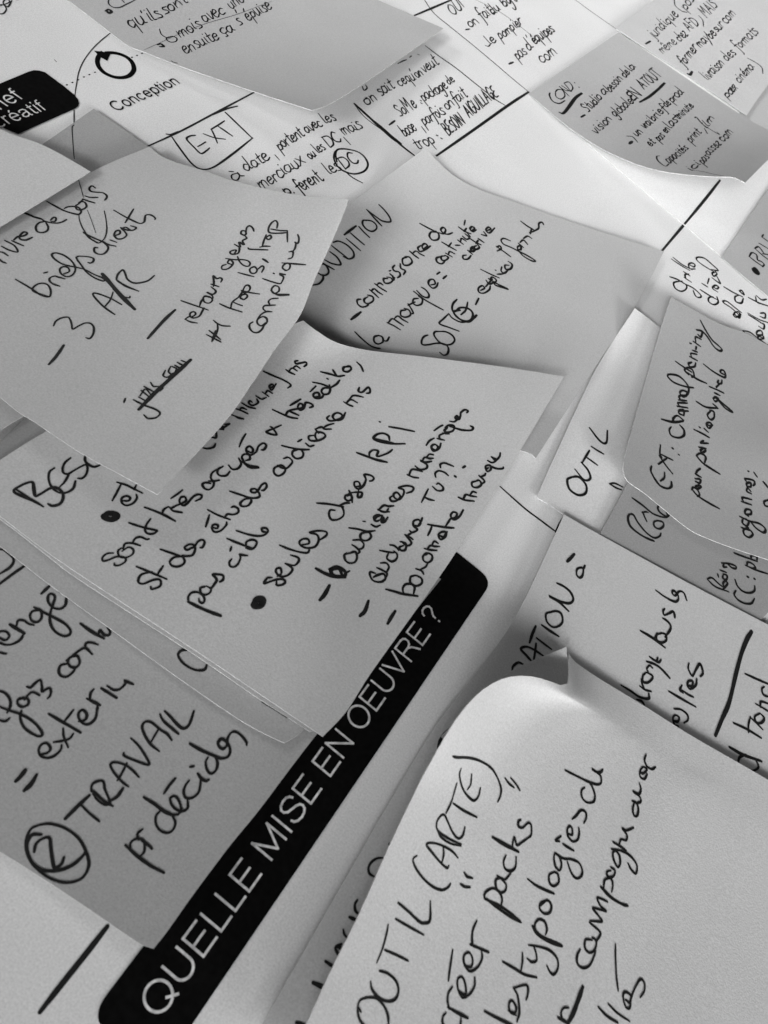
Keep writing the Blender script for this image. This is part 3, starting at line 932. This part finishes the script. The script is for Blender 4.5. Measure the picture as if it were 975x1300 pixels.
310 578 365 590 395 565 390 540 345 525
275 462 330 485 400 505 450 510 465 485
415 460 460 450 455 425 425 422 400 440 410 465 450 480 500 470 522 430 510 395 465 382 520 370 570 378 570 400 535 425
625 240 595 240 588 270 605 300 645 298 678 275 680 240 660 205
512 195 580 200 640 210 680 218
650 212 690 195 718 195
720 145 695 145 690 168 715 180 735 160 720 135 705 150
735 190 730 150 715 115
730 128 775 125 798 130 790 155 770 155 775 115
760 90 785 85 775 60 750 62 752 90 775 105 805 85 822 45 812 15 850 18 872 35 862 52 845 55
@450,510,5
w1.3 15 325 70 345 140 370 205 385
95 355 95 325 120 308 150 315 140 345 165 345 215 325 240 305
w1.1 320 268 240 268 160 255 120 235 140 210 180 202 215 218 222 245
125 235 180 248 250 265
218 160 280 170 340 182 380 190
158 128 164 130
#handwritten_line
@300,600,5
!dash w1.8 530 810 560 775 590 718
w1.5 505 610 560 640 620 660 690 665
w1.6 590 615 640 600 690 630 680 660 620 655 600 620 650 610 670 650
690 640 718 625
700 510 685 525 690 555 715 575 750 570 765 540 755 505 720 512 690 520
735 460 762 478 782 500 772 515
740 430 785 430 808 455 800 480 770 490
715 352 770 360 830 375 880 370
840 380 800 385 785 405 800 430 835 430 855 405 840 375
855 330 885 345 912 335
803 310 818 312
915 300 890 310 875 300 895 280 925 275 920 300 935 315 958 295
@450,510,5
145 760 125 750 125 730 155 720 185 740 170 765 190 765 210 735
148 685 180 700 222 700
150 690 185 660 215 665 248 662
205 695 215 680
240 600 225 612 235 632 265 630 290 605 270 578 248 588 255 612 285 622 310 590 310 560 278 548 330 535 372 545 365 570 330 582
335 465 370 480 405 485
345 470 360 435 385 432 430 445
385 410 415 432 455 425 458 400 420 380
418 372 450 385 488 380
430 378 445 355 475 362 500 360
458 352 475 335 500 338
490 295 515 310 530 290 510 272 488 285 500 315 535 300 548 265
455 278 475 250 505 232
525 235 570 245
540 240 540 215 572 200
560 200 600 205
505 185 540 160 560 150
590 165 570 185 590 195 625 185 632 155 600 150 575 165
605 158 680 180 740 182 752 165 735 155
605 125 635 128 655 105 650 90 638 105 662 112 672 90 675 70 700 52 720 60 712 72
#handwritten_line
@300,600,5
!dash w1.8 785 910 815 880 838 815
@440,600,5
180 640 150 632 148 655 170 688 215 695 245 675 235 645 200 650 170 665
192 605 225 620 255 640 250 665
215 575 250 575 268 600 255 630
210 495 260 505 300 510
265 510 255 545 285 565 315 550 320 520 300 500
275 460 300 465 320 480 330 495
340 440 375 450 372 490 345 495 335 475 360 465
350 440 385 465 410 445 370 395
370 395 400 410 420 425
385 400 410 385 432 372
400 370 420 382 448 362 425 340 425 310 455 300 470 320 455 340 430 335
455 335 472 310 480 288
@450,510,5
425 640 445 600 468 555
440 605 470 620 505 628
495 540 525 565 555 565 562 545 535 520 520 525
515 480 512 455 535 440 570 450 595 470
w1.5 636 474 643 478
545 420 545 398 570 390 600 400 628 412
w1.5 688 420 702 410
#handwritten_line
@440,600,5
!dash w1.6 260 960 285 915 308 880
w1.1 248 742 300 755 360 772 450 785
360 765 355 735 375 710 410 710 430 730 425 768
430 655 405 665 405 700 440 720 475 705 475 675 440 655 410 660
440 612 475 625 488 645
470 615 500 600 515 575
510 520 485 530 488 560 515 572 540 555 540 525 510 512 490 520
493 483 530 492 572 495
510 488 530 465 560 470 590 470
540 465 555 438 580 450
580 395 615 410 628 380 605 378 582 395 595 425 625 410 637 375
515 400 530 370 540 345
w1.1 515 330 570 340 640 350 680 352
625 345 645 315 660 295 690 285 700 260 675 252 660 275 680 300 715 280 740 238
@450,510,5
w1.1 660 608 700 625 758 632
690 622 705 592 735 598 775 605
735 590 750 572 772 578
770 505 745 515 750 540 780 545 805 525 790 500 765 508
805 525 825 505 790 470
800 478 825 468 832 455
850 420 835 430 845 445 865 430 860 405 835 408 830 425
850 405 900 425 940 425 945 415
845 375 875 388 900 370 870 352
870 352 895 372 920 350 925 325
=third 3.8
@0,640,2.9545
#handwritten_line
!pen_mark w1.2 705 548 680 550 668 568 690 600 730 622 765 622 775 605
@320,640,2.9545
!pen_mark 38 742 85 770 130 800
@0,640,2.9545
!pen_mark w1.6 762 725 780 738
=travail 4.4
@0,640,2.9545
#handwritten_line
0 170 18 175 50 205 40 235 0 262
w1.2 -20 314 45 265 92 232
#handwritten_line
@0,690,5
-20 590 30 615 58 590 40 562 0 560 -20 585
-20 625 40 645 90 635 130 610 150 572
w1.3 62 515 110 545 155 572
105 520 115 490 150 490 180 510 215 520
250 425 210 430 190 455 200 490 235 500 262 475 260 430 225 410
215 405 280 440 350 475 410 510 445 550 440 580 400 588 350 560 320 510 318 450 335 390 348 340 325 320 305 335 308 375 340 410 385 415 415 390 420 345
w1.2 262 320 320 265
370 300 385 312
-10 690 20 698 40 702
#handwritten_line
@0,850,5
-10 135 30 150 60 185 65 230 45 275
-10 235 60 262 130 285 200 325 250 375 268 415 240 425 190 400 150 365 128 310 135 262
-10 320 30 330 60 310
150 185 115 190 112 220 140 238 175 225 180 195 150 180 125 190
155 195 180 160 210 145 250 165
170 110 195 115 220 90 255 68 265 105 268 140 305 120 322 130 318 165 302 185
@0,690,5
425 765 385 775 372 810 385 840 420 848 455 825 475 800
490 715 445 725 430 755 450 785 485 785 505 755 490 715 455 720
420 745 490 690 540 665 585 705
540 665 545 635 580 630 622 645
w1.2 510 510 580 560 660 605
625 580 635 552 660 580 690 582 698 560 680 532
#handwritten_line
@0,850,5
w1.7 100 710 130 680 160 640
w1.6 152 770 195 730 232 668
250 540 300 530 320 500 295 468 260 480 245 515 260 550 305 562 350 545 385 510 390 480
400 375 405 430 432 495
340 462 390 455 440 440 465 408
w1.2 308 282 380 325 450 365 512 402
405 335 440 290 465 258
500 330 540 320 550 285 525 258 500 275 500 310 530 345 570 345 605 310 615 260 620 230
w1.2 550 185 590 205 635 228
595 125 575 150 570 190
w1.2 642 120 690 150 740 182
680 105 720 130 760 125 795 90 790 70
w1.2 790 70 810 80 845 95
#handwritten_line
@0,970,2.9545
!number_ring w1.1 150 228 115 245 98 290 105 345 135 390 190 430 250 445 305 430 332 385 325 335 295 280 245 242 190 225 150 228
!number_ring w1.2 155 265 118 268 100 310 120 370 160 398 215 400 270 380 310 345 318 330
w1.2 128 330 135 300 160 280 185 278 190 310 195 350 205 390 230 375 240 350
w1.7 245 205 290 160 335 118
300 150 335 185 372 215
@0,850,5
715 868 660 835 600 780 580 770 585 730 620 710 655 712 665 760 690 820 695 850 665 860 620 830 590 790
w1.4 700 835 745 805 780 755
815 745 770 710 720 650 700 605 730 590 790 605 840 640 882 685
745 705 775 655 805 595
785 530 790 550 860 580 945 605 920 545 875 480 830 438
@140,870,5
310 420 255 375 215 310 202 260 225 232 265 240 320 285 360 310 390 350
260 358 305 280
w1.1 315 185 335 225 385 270 432 310
w1.1 345 165 385 205 420 245 462 275 500 250 530 165
#handwritten_line
@0,970,2.9545
w1.2 470 305 520 350 570 385 615 408
490 320 490 295 515 280 540 290 540 330 525 345
w1.2 530 285 550 300 570 318
535 245 515 262 520 285
@140,870,5
w1.4 212 712 280 755 340 800 395 825
320 795 290 830 290 885 320 925 365 938 400 915 412 870 395 825 430 820 450 785 430 725 405 705 380 720 390 760 420 790 455 800 490 780 490 725
500 605 475 640 465 680 480 715 520 715 560 680 572 620 575 590
w1.1 555 562 575 590 605 608 625 600
505 520 530 515
620 458 605 490 615 540 640 562 670 540 680 495 665 455
w1.2 505 372 580 415 650 445 700 465 745 455 760 415 745 370 710 342 685 360 690 390 715 405 740 385
740 385 745 335 770 300 800 298 835 325 862 360 865 382
w1.2 340 688 375 635 412 592
=arte 4.2
@430,1105,5
#heading
w1.1 315 975 310 920 285 860 240 815 185 808 135 825 118 870 125 930 150 975 200 1015 260 1030 305 1010 315 975
140 900 125 870
w1.1 200 705 210 755 250 805 310 832 360 815 378 760 360 700 310 655 258 638
w1.1 240 585 275 500 300 410 312 345
290 505 360 535 440 575
w1.1 360 308 440 355 538 410
w1.1 375 205 440 260 510 325 545 335 578 315 580 195
@430,1000,5
495 432 470 455 485 505 530 570 590 625 650 650 690 635 708 610
698 495 685 510 640 470 590 410 555 360 600 352 660 370 720 405 755 445
655 470 665 420 660 370
775 370 710 355 650 315 625 270
775 360 700 325 630 275 620 225 645 180 670 175 690 215 720 280 755 322 785 305 800 250
w1.3 680 160 705 110 722 65
720 70 740 0 748 -30
w1.1 725 100 790 145 875 188
@560,920,5
125 278 115 320 130 390 160 445 205 482 235 455 248 402
165 412 185 380 192 315
72 200 100 208 170 210 240 228 310 270 350 325 378 400 375 450 358 490
#handwritten_line
@430,1000,5
w1.1 795 540 815 565 848 575
w1.1 772 612 800 630 832 632
@430,1105,5
680 905 660 930 660 975 690 1010 740 1020 770 980 775 940
w1.2 690 868 745 900 818 938
720 740 695 780 690 830 700 880
755 760 800 790 805 740 785 680 755 690 755 750 785 808 830 785 860 735 862 680
695 700 705 620 722 505
795 605 840 610 848 560 825 522 795 540 795 590 830 640 880 615 908 560 905 510
w1.2 835 470 890 495 950 520
875 320 850 380 845 440 850 475
@600,1105,5
w1.2 305 330 240 295 160 240 90 185
300 322 230 265 170 225 95 190 75 175 80 140 125 115 165 135 185 180 178 235
205 60 170 50 145 65 150 115 175 140 205 130 210 90 180 55
155 35 200 60 240 20
@560,920,5
410 830 395 870 405 915 440 930 470 905 475 840
w1.4 325 715 400 760 490 808
450 780 455 740 465 715 480 765 515 745 550 720
550 720 570 700 570 640 550 625 515 655 490 645 490 615 505 605
405 340 430 375 462 400
440 338 475 380 498 418
#handwritten_line
@600,1105,5
w1.2 75 895 130 925 220 970 260 990
225 890 265 905 275 870 250 828 230 845 235 895 275 920
280 960 295 900 285 800 260 748
258 748 330 728 350 745 348 790 338 820
w1.1 190 580 260 620 330 662 405 680
305 640 315 580 315 522
345 560 375 582 405 570 400 520 385 480
355 475 420 485 490 510 535 560 540 620 515 660 490 645 470 605
w1.6 380 355 405 395 440 425 500 455 565 480
400 385 395 340 420 312 455 325 470 370 462 410
465 190 430 210 425 245 455 275 490 265 498 220 470 190 430 225
w1.1 348 55 400 95 460 125 515 148
520 10 485 30 488 80 515 100 545 75 540 25 515 10
@635,920,5
345 815 340 850 350 900 375 925 388 890 375 840 350 815
350 820 400 850 450 855 500 880 520 930 510 965 480 975 450 940 425 870
w1.2 398 758 430 780 465 800
385 708 350 735 375 742
425 690 455 700 455 660 440 645 425 665 430 710 460 742 490 730 500 690 498 655
455 600 480 580 510 545 540 555 545 590 530 625
w1.1 412 290 470 320 540 355 600 378 635 375 640 345 630 318 580 280 612 302 638 300 650 285
535 400 515 420 520 465 550 495 590 490 600 450 585 400 560 362
@645,970,2.9545
#handwritten_line
270 695 258 720 260 750 280 765 305 755 322 720 328 700
315 660 290 660 288 690 305 708 325 695 330 665 315 650
330 665 345 640 340 625 305 595
@600,1105,5
745 320 790 325 820 322 795 285 762 240 810 250 848 260 810 225 790 175 825 185 855 200
@645,970,2.9545
w1.3 348 462 385 500 425 525 448 532
358 465 362 435 385 430 392 455 388 480
385 400 370 405 375 425 395 420 400 400 385 388
@635,920,5
745 800 715 810 720 860 745 905 760 880 755 830 735 805
705 790 760 800 820 830 865 890 860 945 830 920 810 880
w1.1 715 745 755 770 797 800
752 772 765 730 798 735 802 700 775 660 800 672 845 655
850 495 840 540 850 580 870 575 875 530 860 495 835 485
860 500 890 490 885 460 848 430 845 425 880 440 892 410 882 372
885 300 905 310 930 285 905 270 885 300 890 335 915 345 932 315
925 190 915 225 930 265 960 283 985 270
#handwritten_line
@600,1105,5
!dash w1.9 605 970 640 900 670 820 698 740
w1.3 540 935 570 950 600 970
575 960 560 910 575 875 608 872
@645,970,2.9545
w1.1 338 912 370 945 410 970
375 900 410 935 455 965
440 885 455 895 460 870 440 855 430 870 440 910 455 915 460 880 475 840 495 808 510 820 510 850 495 875
402 675 402 720 405 790 412 850
=ration 4.2
@640,680,5
#handwritten_line
50 860 55 830 90 805 130 825
180 805 140 760 105 720 140 705 190 725 250 765
185 800 195 740 202 685
w1.2 160 680 178 625 200 575
205 650 250 685 300 722
w1.2 238 568 290 605 345 640
290 485 265 500 270 545 305 580 345 575 370 545 360 495 325 480 285 490
w1.2 408 480 350 425 285 385 360 420 415 430 438 405 420 360 380 325 335 303
490 200 462 215 460 250 480 268 498 250 500 210 475 205
500 218 512 190
w1.4 400 165 420 145 445 118
#handwritten_line
@780,740,5
w1.1 42 650 100 685 160 725 215 735 218 705
140 740 170 750 188 772
160 655 195 680 232 690
190 678 175 640 170 610
200 570 180 590 180 625 205 635 235 615 240 590 205 570
w1.2 205 500 260 520 300 550 350 605
240 540 222 525 205 545 215 570
222 470 250 490 280 505 295 488
265 500 275 475
w1.2 165 305 240 350 320 412
300 320 270 330 270 365 300 380 328 365 325 330 295 318
255 350 270 320
320 345 352 300 355 270 330 240 305 225
318 165 308 180 315 205 345 195 370 182 380 200 382 222
262 48 320 90 380 120 405 105 400 75 375 50 365 65 385 82 410 55 440 65 458 112
#handwritten_line
370 875 400 880 410 855 385 840 370 860 380 900 405 910
378 800 420 805 460 835 465 870 440 890
w1.2 345 690 430 740 515 788
435 700 415 680 428 650
428 682 470 712 500 725
460 650 490 655 495 625 470 625 462 650 480 675 515 650 522 610
472 510 468 545 490 590 500 585 520 545 540 515 555 540 560 575 545 595
#pen_rule
w1.8 640 970 680 870 720 780 745 690 770 580 805 450 840 360 870 310
#handwritten_line
@780,740,5
w1.2 755 890 840 930 930 985
850 950 850 900 862 850
865 858 900 890 940 932
920 830 890 850 900 885 930 890 950 860 925 830
895 768 950 800 978 818
925 790 930 755 975 768
950 660 935 675 945 710 980 725
w1.2 830 578 900 610 980 645
@645,640,2.9545
w1.3 830 912 880 940 950 965
892 940 866 952 868 985 905 1002 938 988 928 958
#handwritten_line
@430,1000,5
!pen_mark 280 445 240 450 205 475 188 510 195 545 225 565
w1.1 118 712 102 740 105 780 125 800
w1.5 68 822 110 840
28 900 35 930 55 955
!pen_mark 320 355 325 375
@430,1105,5
w1.5 -5 485 20 500 15 525
@320,970,2.9545
w1.3 335 675 312 690 330 725
!pen_mark w1.6 275 740 312 765
!pen_mark w2 228 820 285 845
!pen_mark w1.5 165 970 195 978
@320,640,2.9545
!pen_mark w2.6 740 850 715 880 702 912
=role 3.8
@780,620,5
#heading
w1.2 95 165 85 190 100 240 150 285 200 315 250 335
95 165 120 170 150 220 200 280 250 315 285 305 295 285
275 205 250 215 255 245 285 258 310 240 305 215 270 205
175 155 200 150 215 155
178 150 190 180 205 212
112 62 180 110 250 165 330 185 325 140 295 112 275 120 285 150 330 180 352 165
#handwritten_line
590 580 640 625 725 658
590 575 620 570 665 610 695 630
690 640 718 605 700 590 688 610 705 632
690 545 715 555 710 580 688 572 690 548
670 520 710 535
695 478 690 500 712 500
680 475 730 480 770 495 768 510 745 505 715 480
660 565 655 545
#handwritten_line
770 650 760 675 785 710 830 732 870 730 888 700
765 580 780 620 815 655 860 665 888 650 890 620
w1.4 843 562 850 564
w1.4 886 575 892 577
830 490 900 520 975 545
840 495 845 470 875 480 895 505 870 510
760 412 820 435 905 465
870 455 868 430 900 432 905 460
=ext 4.2
@780,480,5
#heading
w1.1 235 560 230 590 255 640 290 685 335 702 360 690 362 660
290 655 315 635 318 600
285 495 325 555 368 608
278 548 330 512
292 425 288 480 300 505
295 485 335 505 370 522
w1.4 367 446 373 449
405 485 412 490
360 310 348 330 360 365 405 380 440 365 440 330 415 300
w1.1 298 262 370 280 435 275
370 280 375 255 400 240 438 268
440 240 410 225 412 205 440 205 440 235
410 210 468 210
398 180 465 190
415 182 402 160 430 158 462 160
405 140 458 145
418 140 410 118 430 110
430 110 455 110 460 90 430 80 415 95 435 120 465 100 470 60 440 15 400 -15 345 -22 340 -5 380 30 450 55 500 62
@780,300,5
455 860 520 905 585 935
470 880 445 850 465 835 495 850 505 888 490 895
388 795 430 825 488 862
490 800 470 810 480 830 508 828 515 805
478 765 525 790
490 770 485 745 522 750
495 725 525 735
w1.3 515 718 520 702
478 680 488 682
500 668 545 700
515 672 515 640 550 655
520 595 555 605 548 640 530 625
545 535 580 600 620 660 660 695 682 720 665 728 630 700 590 640 555 600
#handwritten_line
@780,480,5
w1.1 490 705 530 750 600 795 665 830
490 710 500 695 525 710 540 740 525 752
535 680 515 690 525 705 548 690 535 680
515 658 540 668 545 645 512 640
512 610 548 630
515 610 525 590 545 575
w1.1 520 495 560 540 610 575 668 610
522 490 545 480 578 500 572 538
560 450 545 460 555 475 578 460 560 442
535 440 580 448
545 415 595 415
545 412 565 398
w1.1 505 328 560 355 600 378
570 322 595 345
538 312 545 316
595 300 615 305 610 285 590 285 585 300 600 320 622 298
w1.1 520 150 580 185 655 192
610 210 590 235 610 265 632 250 630 215 605 205
625 165 650 185
625 130 640 150 660 135 645 120 628 130
640 120 690 165 745 210 740 215 700 190 665 150 640 125
635 95 668 110
602 55 650 75 692 95
645 60 665 40
660 15 655 32 678 35 682 12
@780,300,5
565 812 620 855 690 895 705 885 695 855 678 850 672 865 700 880
#handwritten_line
@780,620,5
850 250 820 265 825 295 855 312 878 290 850 255
805 250 870 272
815 195 812 220 838 240 852 215 835 195
795 180 860 210 920 225 958 260 945 282 900 255 865 215
830 165 865 165 865 140 835 135 828 160 850 178
805 85 868 105
820 90 812 60 870 72
@780,480,5
865 720 845 700 840 720 868 735
840 690 865 690 862 665 838 672 845 700
835 655 830 640 880 650 890 670 880 685
w1.3 848 592 853 594
885 600 905 628
w1.2 945 660 978 700
978 775 950 785 955 810 978 818
=outils 3.8
@645,320,2.9545
#heading
w1.2 240 845 222 855 230 890 262 912 290 905 292 875 265 845 235 845
w1.1 250 815 285 855 308 850 300 820 275 790
w1.2 278 790 305 745
w1.1 290 768 335 800
w1.1 312 730 335 745 358 758
w1.1 305 660 345 710 368 715 372 670
380 870 405 885 425 892
380 870 400 868 430 882
=brief 3.4
@780,300,5
#heading
!bullet w1.9 880 210 895 205 912 228 905 238 885 225 880 210 898 222
w1.1 855 130 900 165 945 195
855 130 872 105 902 120 908 152 930 160 950 180 938 195
890 78 940 122 985 155
890 78 915 68 945 105 950 112
940 112 985 118
918 45 985 85
w1 935 5 985 40
935 5 945 -10
=poster 3.4
@780,300,5
#handwritten_word
w1.2 352 258 400 275 440 300
430 285 390 290 375 300 385 330 420 350 450 340 458 315 430 290
440 300 500 330 548 375 540 390 515 380 500 345
442 262 488 292
452 270 448 245 472 240
438 225 478 252
362 145 420 185 478 218
372 135 430 180 490 212
480 185 505 195 510 180 490 170 470 180 480 207 512 208
#handwritten_word
w1.1 545 340 600 375 655 405
625 385 600 390 598 415 630 435 658 420 650 385
555 300 590 322
625 322 650 335 660 322 640 312 622 330 655 355
590 302 600 268
620 265 670 300 650 255
640 228 620 235 630 255 650 240 640 222
615 212 658 218 625 185 570 140 525 135 525 155 570 190 630 225
#handwritten_word
765 485 755 500 770 515 795 500 785 480 760 490 790 520 802 495
790 500 740 455 695 425 690 412 715 415 760 450 805 485
w1.1 695 322 750 355 812 385
790 375 765 385 770 415 805 425 818 395
795 352 822 372 808 345 792 350
#handwritten_word
w1.1 815 600 850 640 950 685 975 690
820 600 860 610 900 640 960 682
915 655 945 650 940 630 915 632 912 655 945 672
902 625 938 625 930 600 905 605 905 628 940 645
w1.1 850 500 900 530 945 560
915 572 945 590 950 560 925 550
845 488 920 530 972 548
925 510 955 520 955 490 925 490
w1.1 850 390 920 425 980 445
895 385 905 420 940 432
900 378 935 405 965 400
=poster 2.4
@0,0,5
#handwritten_word
-10 30 25 35 40 60 25 85 0 90 -10 80
0 40 60 15 40 -5 20 20 50 45 75 5
90 -5 110 0 125 -10
@150,0,5
#boxed_word
@0,0,2.9545
w1.5 645 515 680 565 720 615 755 635 800 628 870 580 948 518
w1.5 945 518 895 470 845 422
@150,0,5
w1.4 490 860 455 865 435 885 480 935 525 975 560 958 580 940
w1.2 505 932 530 918 555 902
w1.3 540 850 610 875 680 885
w1.3 590 820 610 860 630 910
w1.5 590 822 635 795 675 768
w1.3 630 800 675 830 725 865
#thick_line
w1.5 187 930 400 832 640 705 877 580
w1.4 305 852 335 855 380 836
w1.4 600 730 690 692 757 675
#handwritten_line
@280,100,5
W 85 655 150 622 -22 -22 à
W 165 592 322 508 -22 -26 date
345 485 375 518
W 378 458 535 358 -20 -26 portent
W 550 350 652 295 -20 -24 avec
W 672 288 738 258 -20 -24 les
W 50 650 90 665 -10 -5 .
#handwritten_line
W 262 708 540 532 -24 -28 merciaux
W 572 515 612 488 -20 -22 ou
W 625 478 668 445 -20 -22 les
w1.1 W 690 438 775 388 -21 -25 DC
780 372 825 420
W 785 362 910 312 -22 -26 mais
#handwritten_line
w1.3 W 410 735 480 725 -18 -22 p.
w1.2 W 505 725 655 640 -24 -28 ferent
W 690 605 775 578 -22 -26 les
w1.2 W 790 580 892 530 -24 -28 DC
!word_ring w1.5 745 450 725 470 720 510 745 560 800 595 860 605 915 585 935 545 915 500 870 465 800 448 745 450 730 480 738 530
790 590 840 630 900 662
#handwritten_line
@450,40,5
275 205 305 190 330 180
350 165 362 156
400 145 412 150
50 350 60 375 80 360 70 340
W 78 472 152 430 -18 -26 on
W 172 415 258 355 -18 -24 sait
W 288 350 335 322 -16 -22 ce
W 345 328 442 275 -18 -24 qu'on
W 445 265 540 208 -18 -26 veut
#handwritten_line
!dash w1.6 220 595 255 568
W 290 545 402 478 -20 -28 SoMe
w1.6 418 438 424 442
w1.6 422 455 428 458
W 440 445 600 360 -18 -24 package
W 600 338 640 315 -16 -20 de
#handwritten_line
W 322 672 398 622 -20 -28 base
425 605 455 645
W 445 600 580 520 -18 -26 parfois
W 585 500 640 468 -18 -24 on
W 640 462 720 410 -18 -26 fait
#handwritten_line
W 402 752 520 705 -20 -26 trop
w1.6 520 660 528 662
w1.6 548 678 556 682
w1.2 W 598 662 708 580 -20 -27 BESOIN
w1.2 W 730 548 915 405 -20 -27 AIGUILLAGE
#thin_line
w2.3 0 460 60 515 120 570 180 622
w3.6 120 570 180 622 240 675 290 712
w2 240 675 310 735 382 790
w.8 0 465 60 540 150 610 240 668
#thin_line
w1.2 450 92 540 160 640 230 740 310 840 390 890 430 955 470
#thick_line
w2.1 520 790 750 630 975 470 1105 385
#handwritten_line
@550,0,5
W 128 100 200 42 -20 -26 OUI
!dash w1.6 205 190 230 185
W 232 178 298 145 -18 -22 on
W 310 128 385 82 -20 -24 fait
W 375 95 432 62 -18 -22 du
w1.2 W 450 45 535 5 -20 -24 bgt
#handwritten_line
!dash 330 290 350 295 362 282
W 362 285 405 262 -18 -22 le
W 428 255 572 148 -18 -24 pompier
#handwritten_line
!dash w1.6 480 408 508 395
W 540 385 602 342 -20 -24 pas
W 608 325 645 290 -20 -24 d'
w1.2 W 648 285 775 198 -20 -24 équipes
W 692 405 790 340 -20 -24 com
#thin_line
w.9 -75 -30 0 80 100 165 245 282 400 412 500 498 600 580
!thin_line w.5 270 0 410 70 520 145 640 240
!thick_line w1.8 -120 100 115 0
#thin_line
w.7 900 0 940 28 975 55 1160 185
@680,70,5
#thick_line
@780,80,5
w2.1 670 745 580 860 485 975 300 1195
#thick_line
@0,970,2.9545
w4.2 402 610 320 715 240 815 150 930
#thick_line
@645,640,2.9545
w1.5 -30 -65 60 15 120 60 180 105
w3 215 45 198 72 180 105
#pencil_curve
@0,0,5
w.75 705 207 640 260 580 320 530 390 500 460 485 540 475 610
w.75 470 700 470 750 470 795
!pencil_curve w.6 345 380 360 395
=page 2.4
@780,80,5
#thick_line
w2.1 670 745 580 860 485 975 300 1195
=dark 2.2
@0,0,5
#pencil_curve
w.8 470 795 458 810 460 870 468 975 472 1010
=six 2.3
@0,0,5
#handwritten_line
690 -10 690 25 720 48 760 48 800 30 860 0
765 -10 790 20
!bullet w2 668 72 690 62 708 75 690 85 680 72
#handwritten_line
@150,0,5
w1.1 W 88 188 292 108 -24 -30 qu'ils
W 300 98 445 10 -22 -28 sont
#handwritten_line
!bullet w2 250 285 270 280 290 295 265 298
262 185 275 220 310 240 345 232 372 245 365 265 330 268 305 250 320 235
W 390 238 540 170 -20 -28 mois
W 550 148 685 85 -20 -28 avec
W 715 58 805 10 -20 -28 une
w.35 165 318 250 280 400 212 560 150 760 90 975 8
#handwritten_line
W 425 342 650 248 -20 -28 ensuite
W 665 225 742 192 -20 -28 ça
W 768 165 810 145 -20 -28 s'
W 825 135 985 55 -20 -28 épuise
338 388 355 398 375 402
=juri 2.4
@780,0,5
#handwritten_line
!dash w2 198 280 228 262
W 250 245 412 98 -22 -20 juridique
380 -5 385 35 425 70 462 80
W 455 68 512 0 -20 -18 pos
#handwritten_line
w.8 W 310 345 400 270 -20 -18 même
W 415 265 470 222 -20 -18 chez
W 480 200 540 150 -22 -20 AFD
535 100 560 130 565 170
w1.1 W 585 115 662 40 -22 -20 MAIS
#handwritten_line
w1.1 W 440 425 532 310 -20 -20 former
w1.1 W 545 305 652 215 -20 -18 maybe
W 655 208 702 162 -18 -16 sur
W 712 155 775 90 -20 -18 com
#handwritten_line
!bullet w2.2 465 470 480 475 493 455
W 595 515 700 405 -22 -20 livraison
W 715 390 775 340 -20 -18 des
W 790 325 915 205 -22 -20 formats
845 370 900 400 935 430 942 468
#handwritten_line
W 715 625 780 560 -18 -16 par
W 752 590 782 560 -18 -16 ex
W 795 532 888 428 -20 -18 cinéma
=cond 2.5
@680,70,5
#heading
w1.2 90 240 88 260 110 295 150 308 185 290
125 235 130 265 160 280 185 260 170 225 140 220 125 235
150 200 212 262
150 202 190 225 225 228
165 195 220 232
180 180 225 232
180 178 210 172 235 205 225 232
w1.4 245 175 248 178
w1.4 273 204 278 207
!underline w2.2 150 365 175 370 210 330 250 275 292 243
#handwritten_line
!dash w1.8 288 395 312 380
W 335 368 425 272 -20 -17 Studio
W 432 255 460 232 -18 -15 a
W 475 238 555 152 -19 -16 besoin
W 568 145 602 112 -19 -16 de
W 608 108 638 78 -18 -15 la
#handwritten_line
W 388 505 488 408 -20 -17 vision
W 508 395 625 295 -19 -16 globale
w1.4 W 622 292 675 250 -24 -20 EN
w1.1 W 688 218 802 128 -22 -18 ATOUT
!underline w2.2 660 300 720 265 775 220 818 178
#handwritten_line
@780,80,5
!dash w2.3 95 515 112 498
78 465 115 470 148 505
W 142 470 185 440 -18 -15 un
W 195 420 245 380 -18 -15 vrai
W 250 375 335 295 -19 -16 brief
W 335 285 362 258 -18 -15 de
W 370 255 445 188 -19 -16 prod
#handwritten_line
W 232 532 265 508 -18 -15 et
W 285 500 322 465 -18 -15 pas
W 328 448 355 425 -18 -15 en
W 360 420 420 350 -18 -15 last
W 420 355 505 275 -18 -15 minute
#handwritten_line
285 590 268 595 275 620 310 650 330 655 345 640
W 352 642 472 542 -18 -15 apacités
W 490 512 552 440 -18 -16 print
570 415 590 450
w1 510 350 520 345 560 390 620 430 665 455 650 440
W 585 425 640 350 -18 -16 ilm
#handwritten_line
W 490 692 550 640 -18 -14 ici
W 562 645 605 598 -18 -15 pas
W 600 590 680 512 -19 -16 assez
w1.1 W 690 505 758 440 -19 -16 com
w.8 490 680 560 690 620 705 690 718
'''
write_all(INK_DATA)
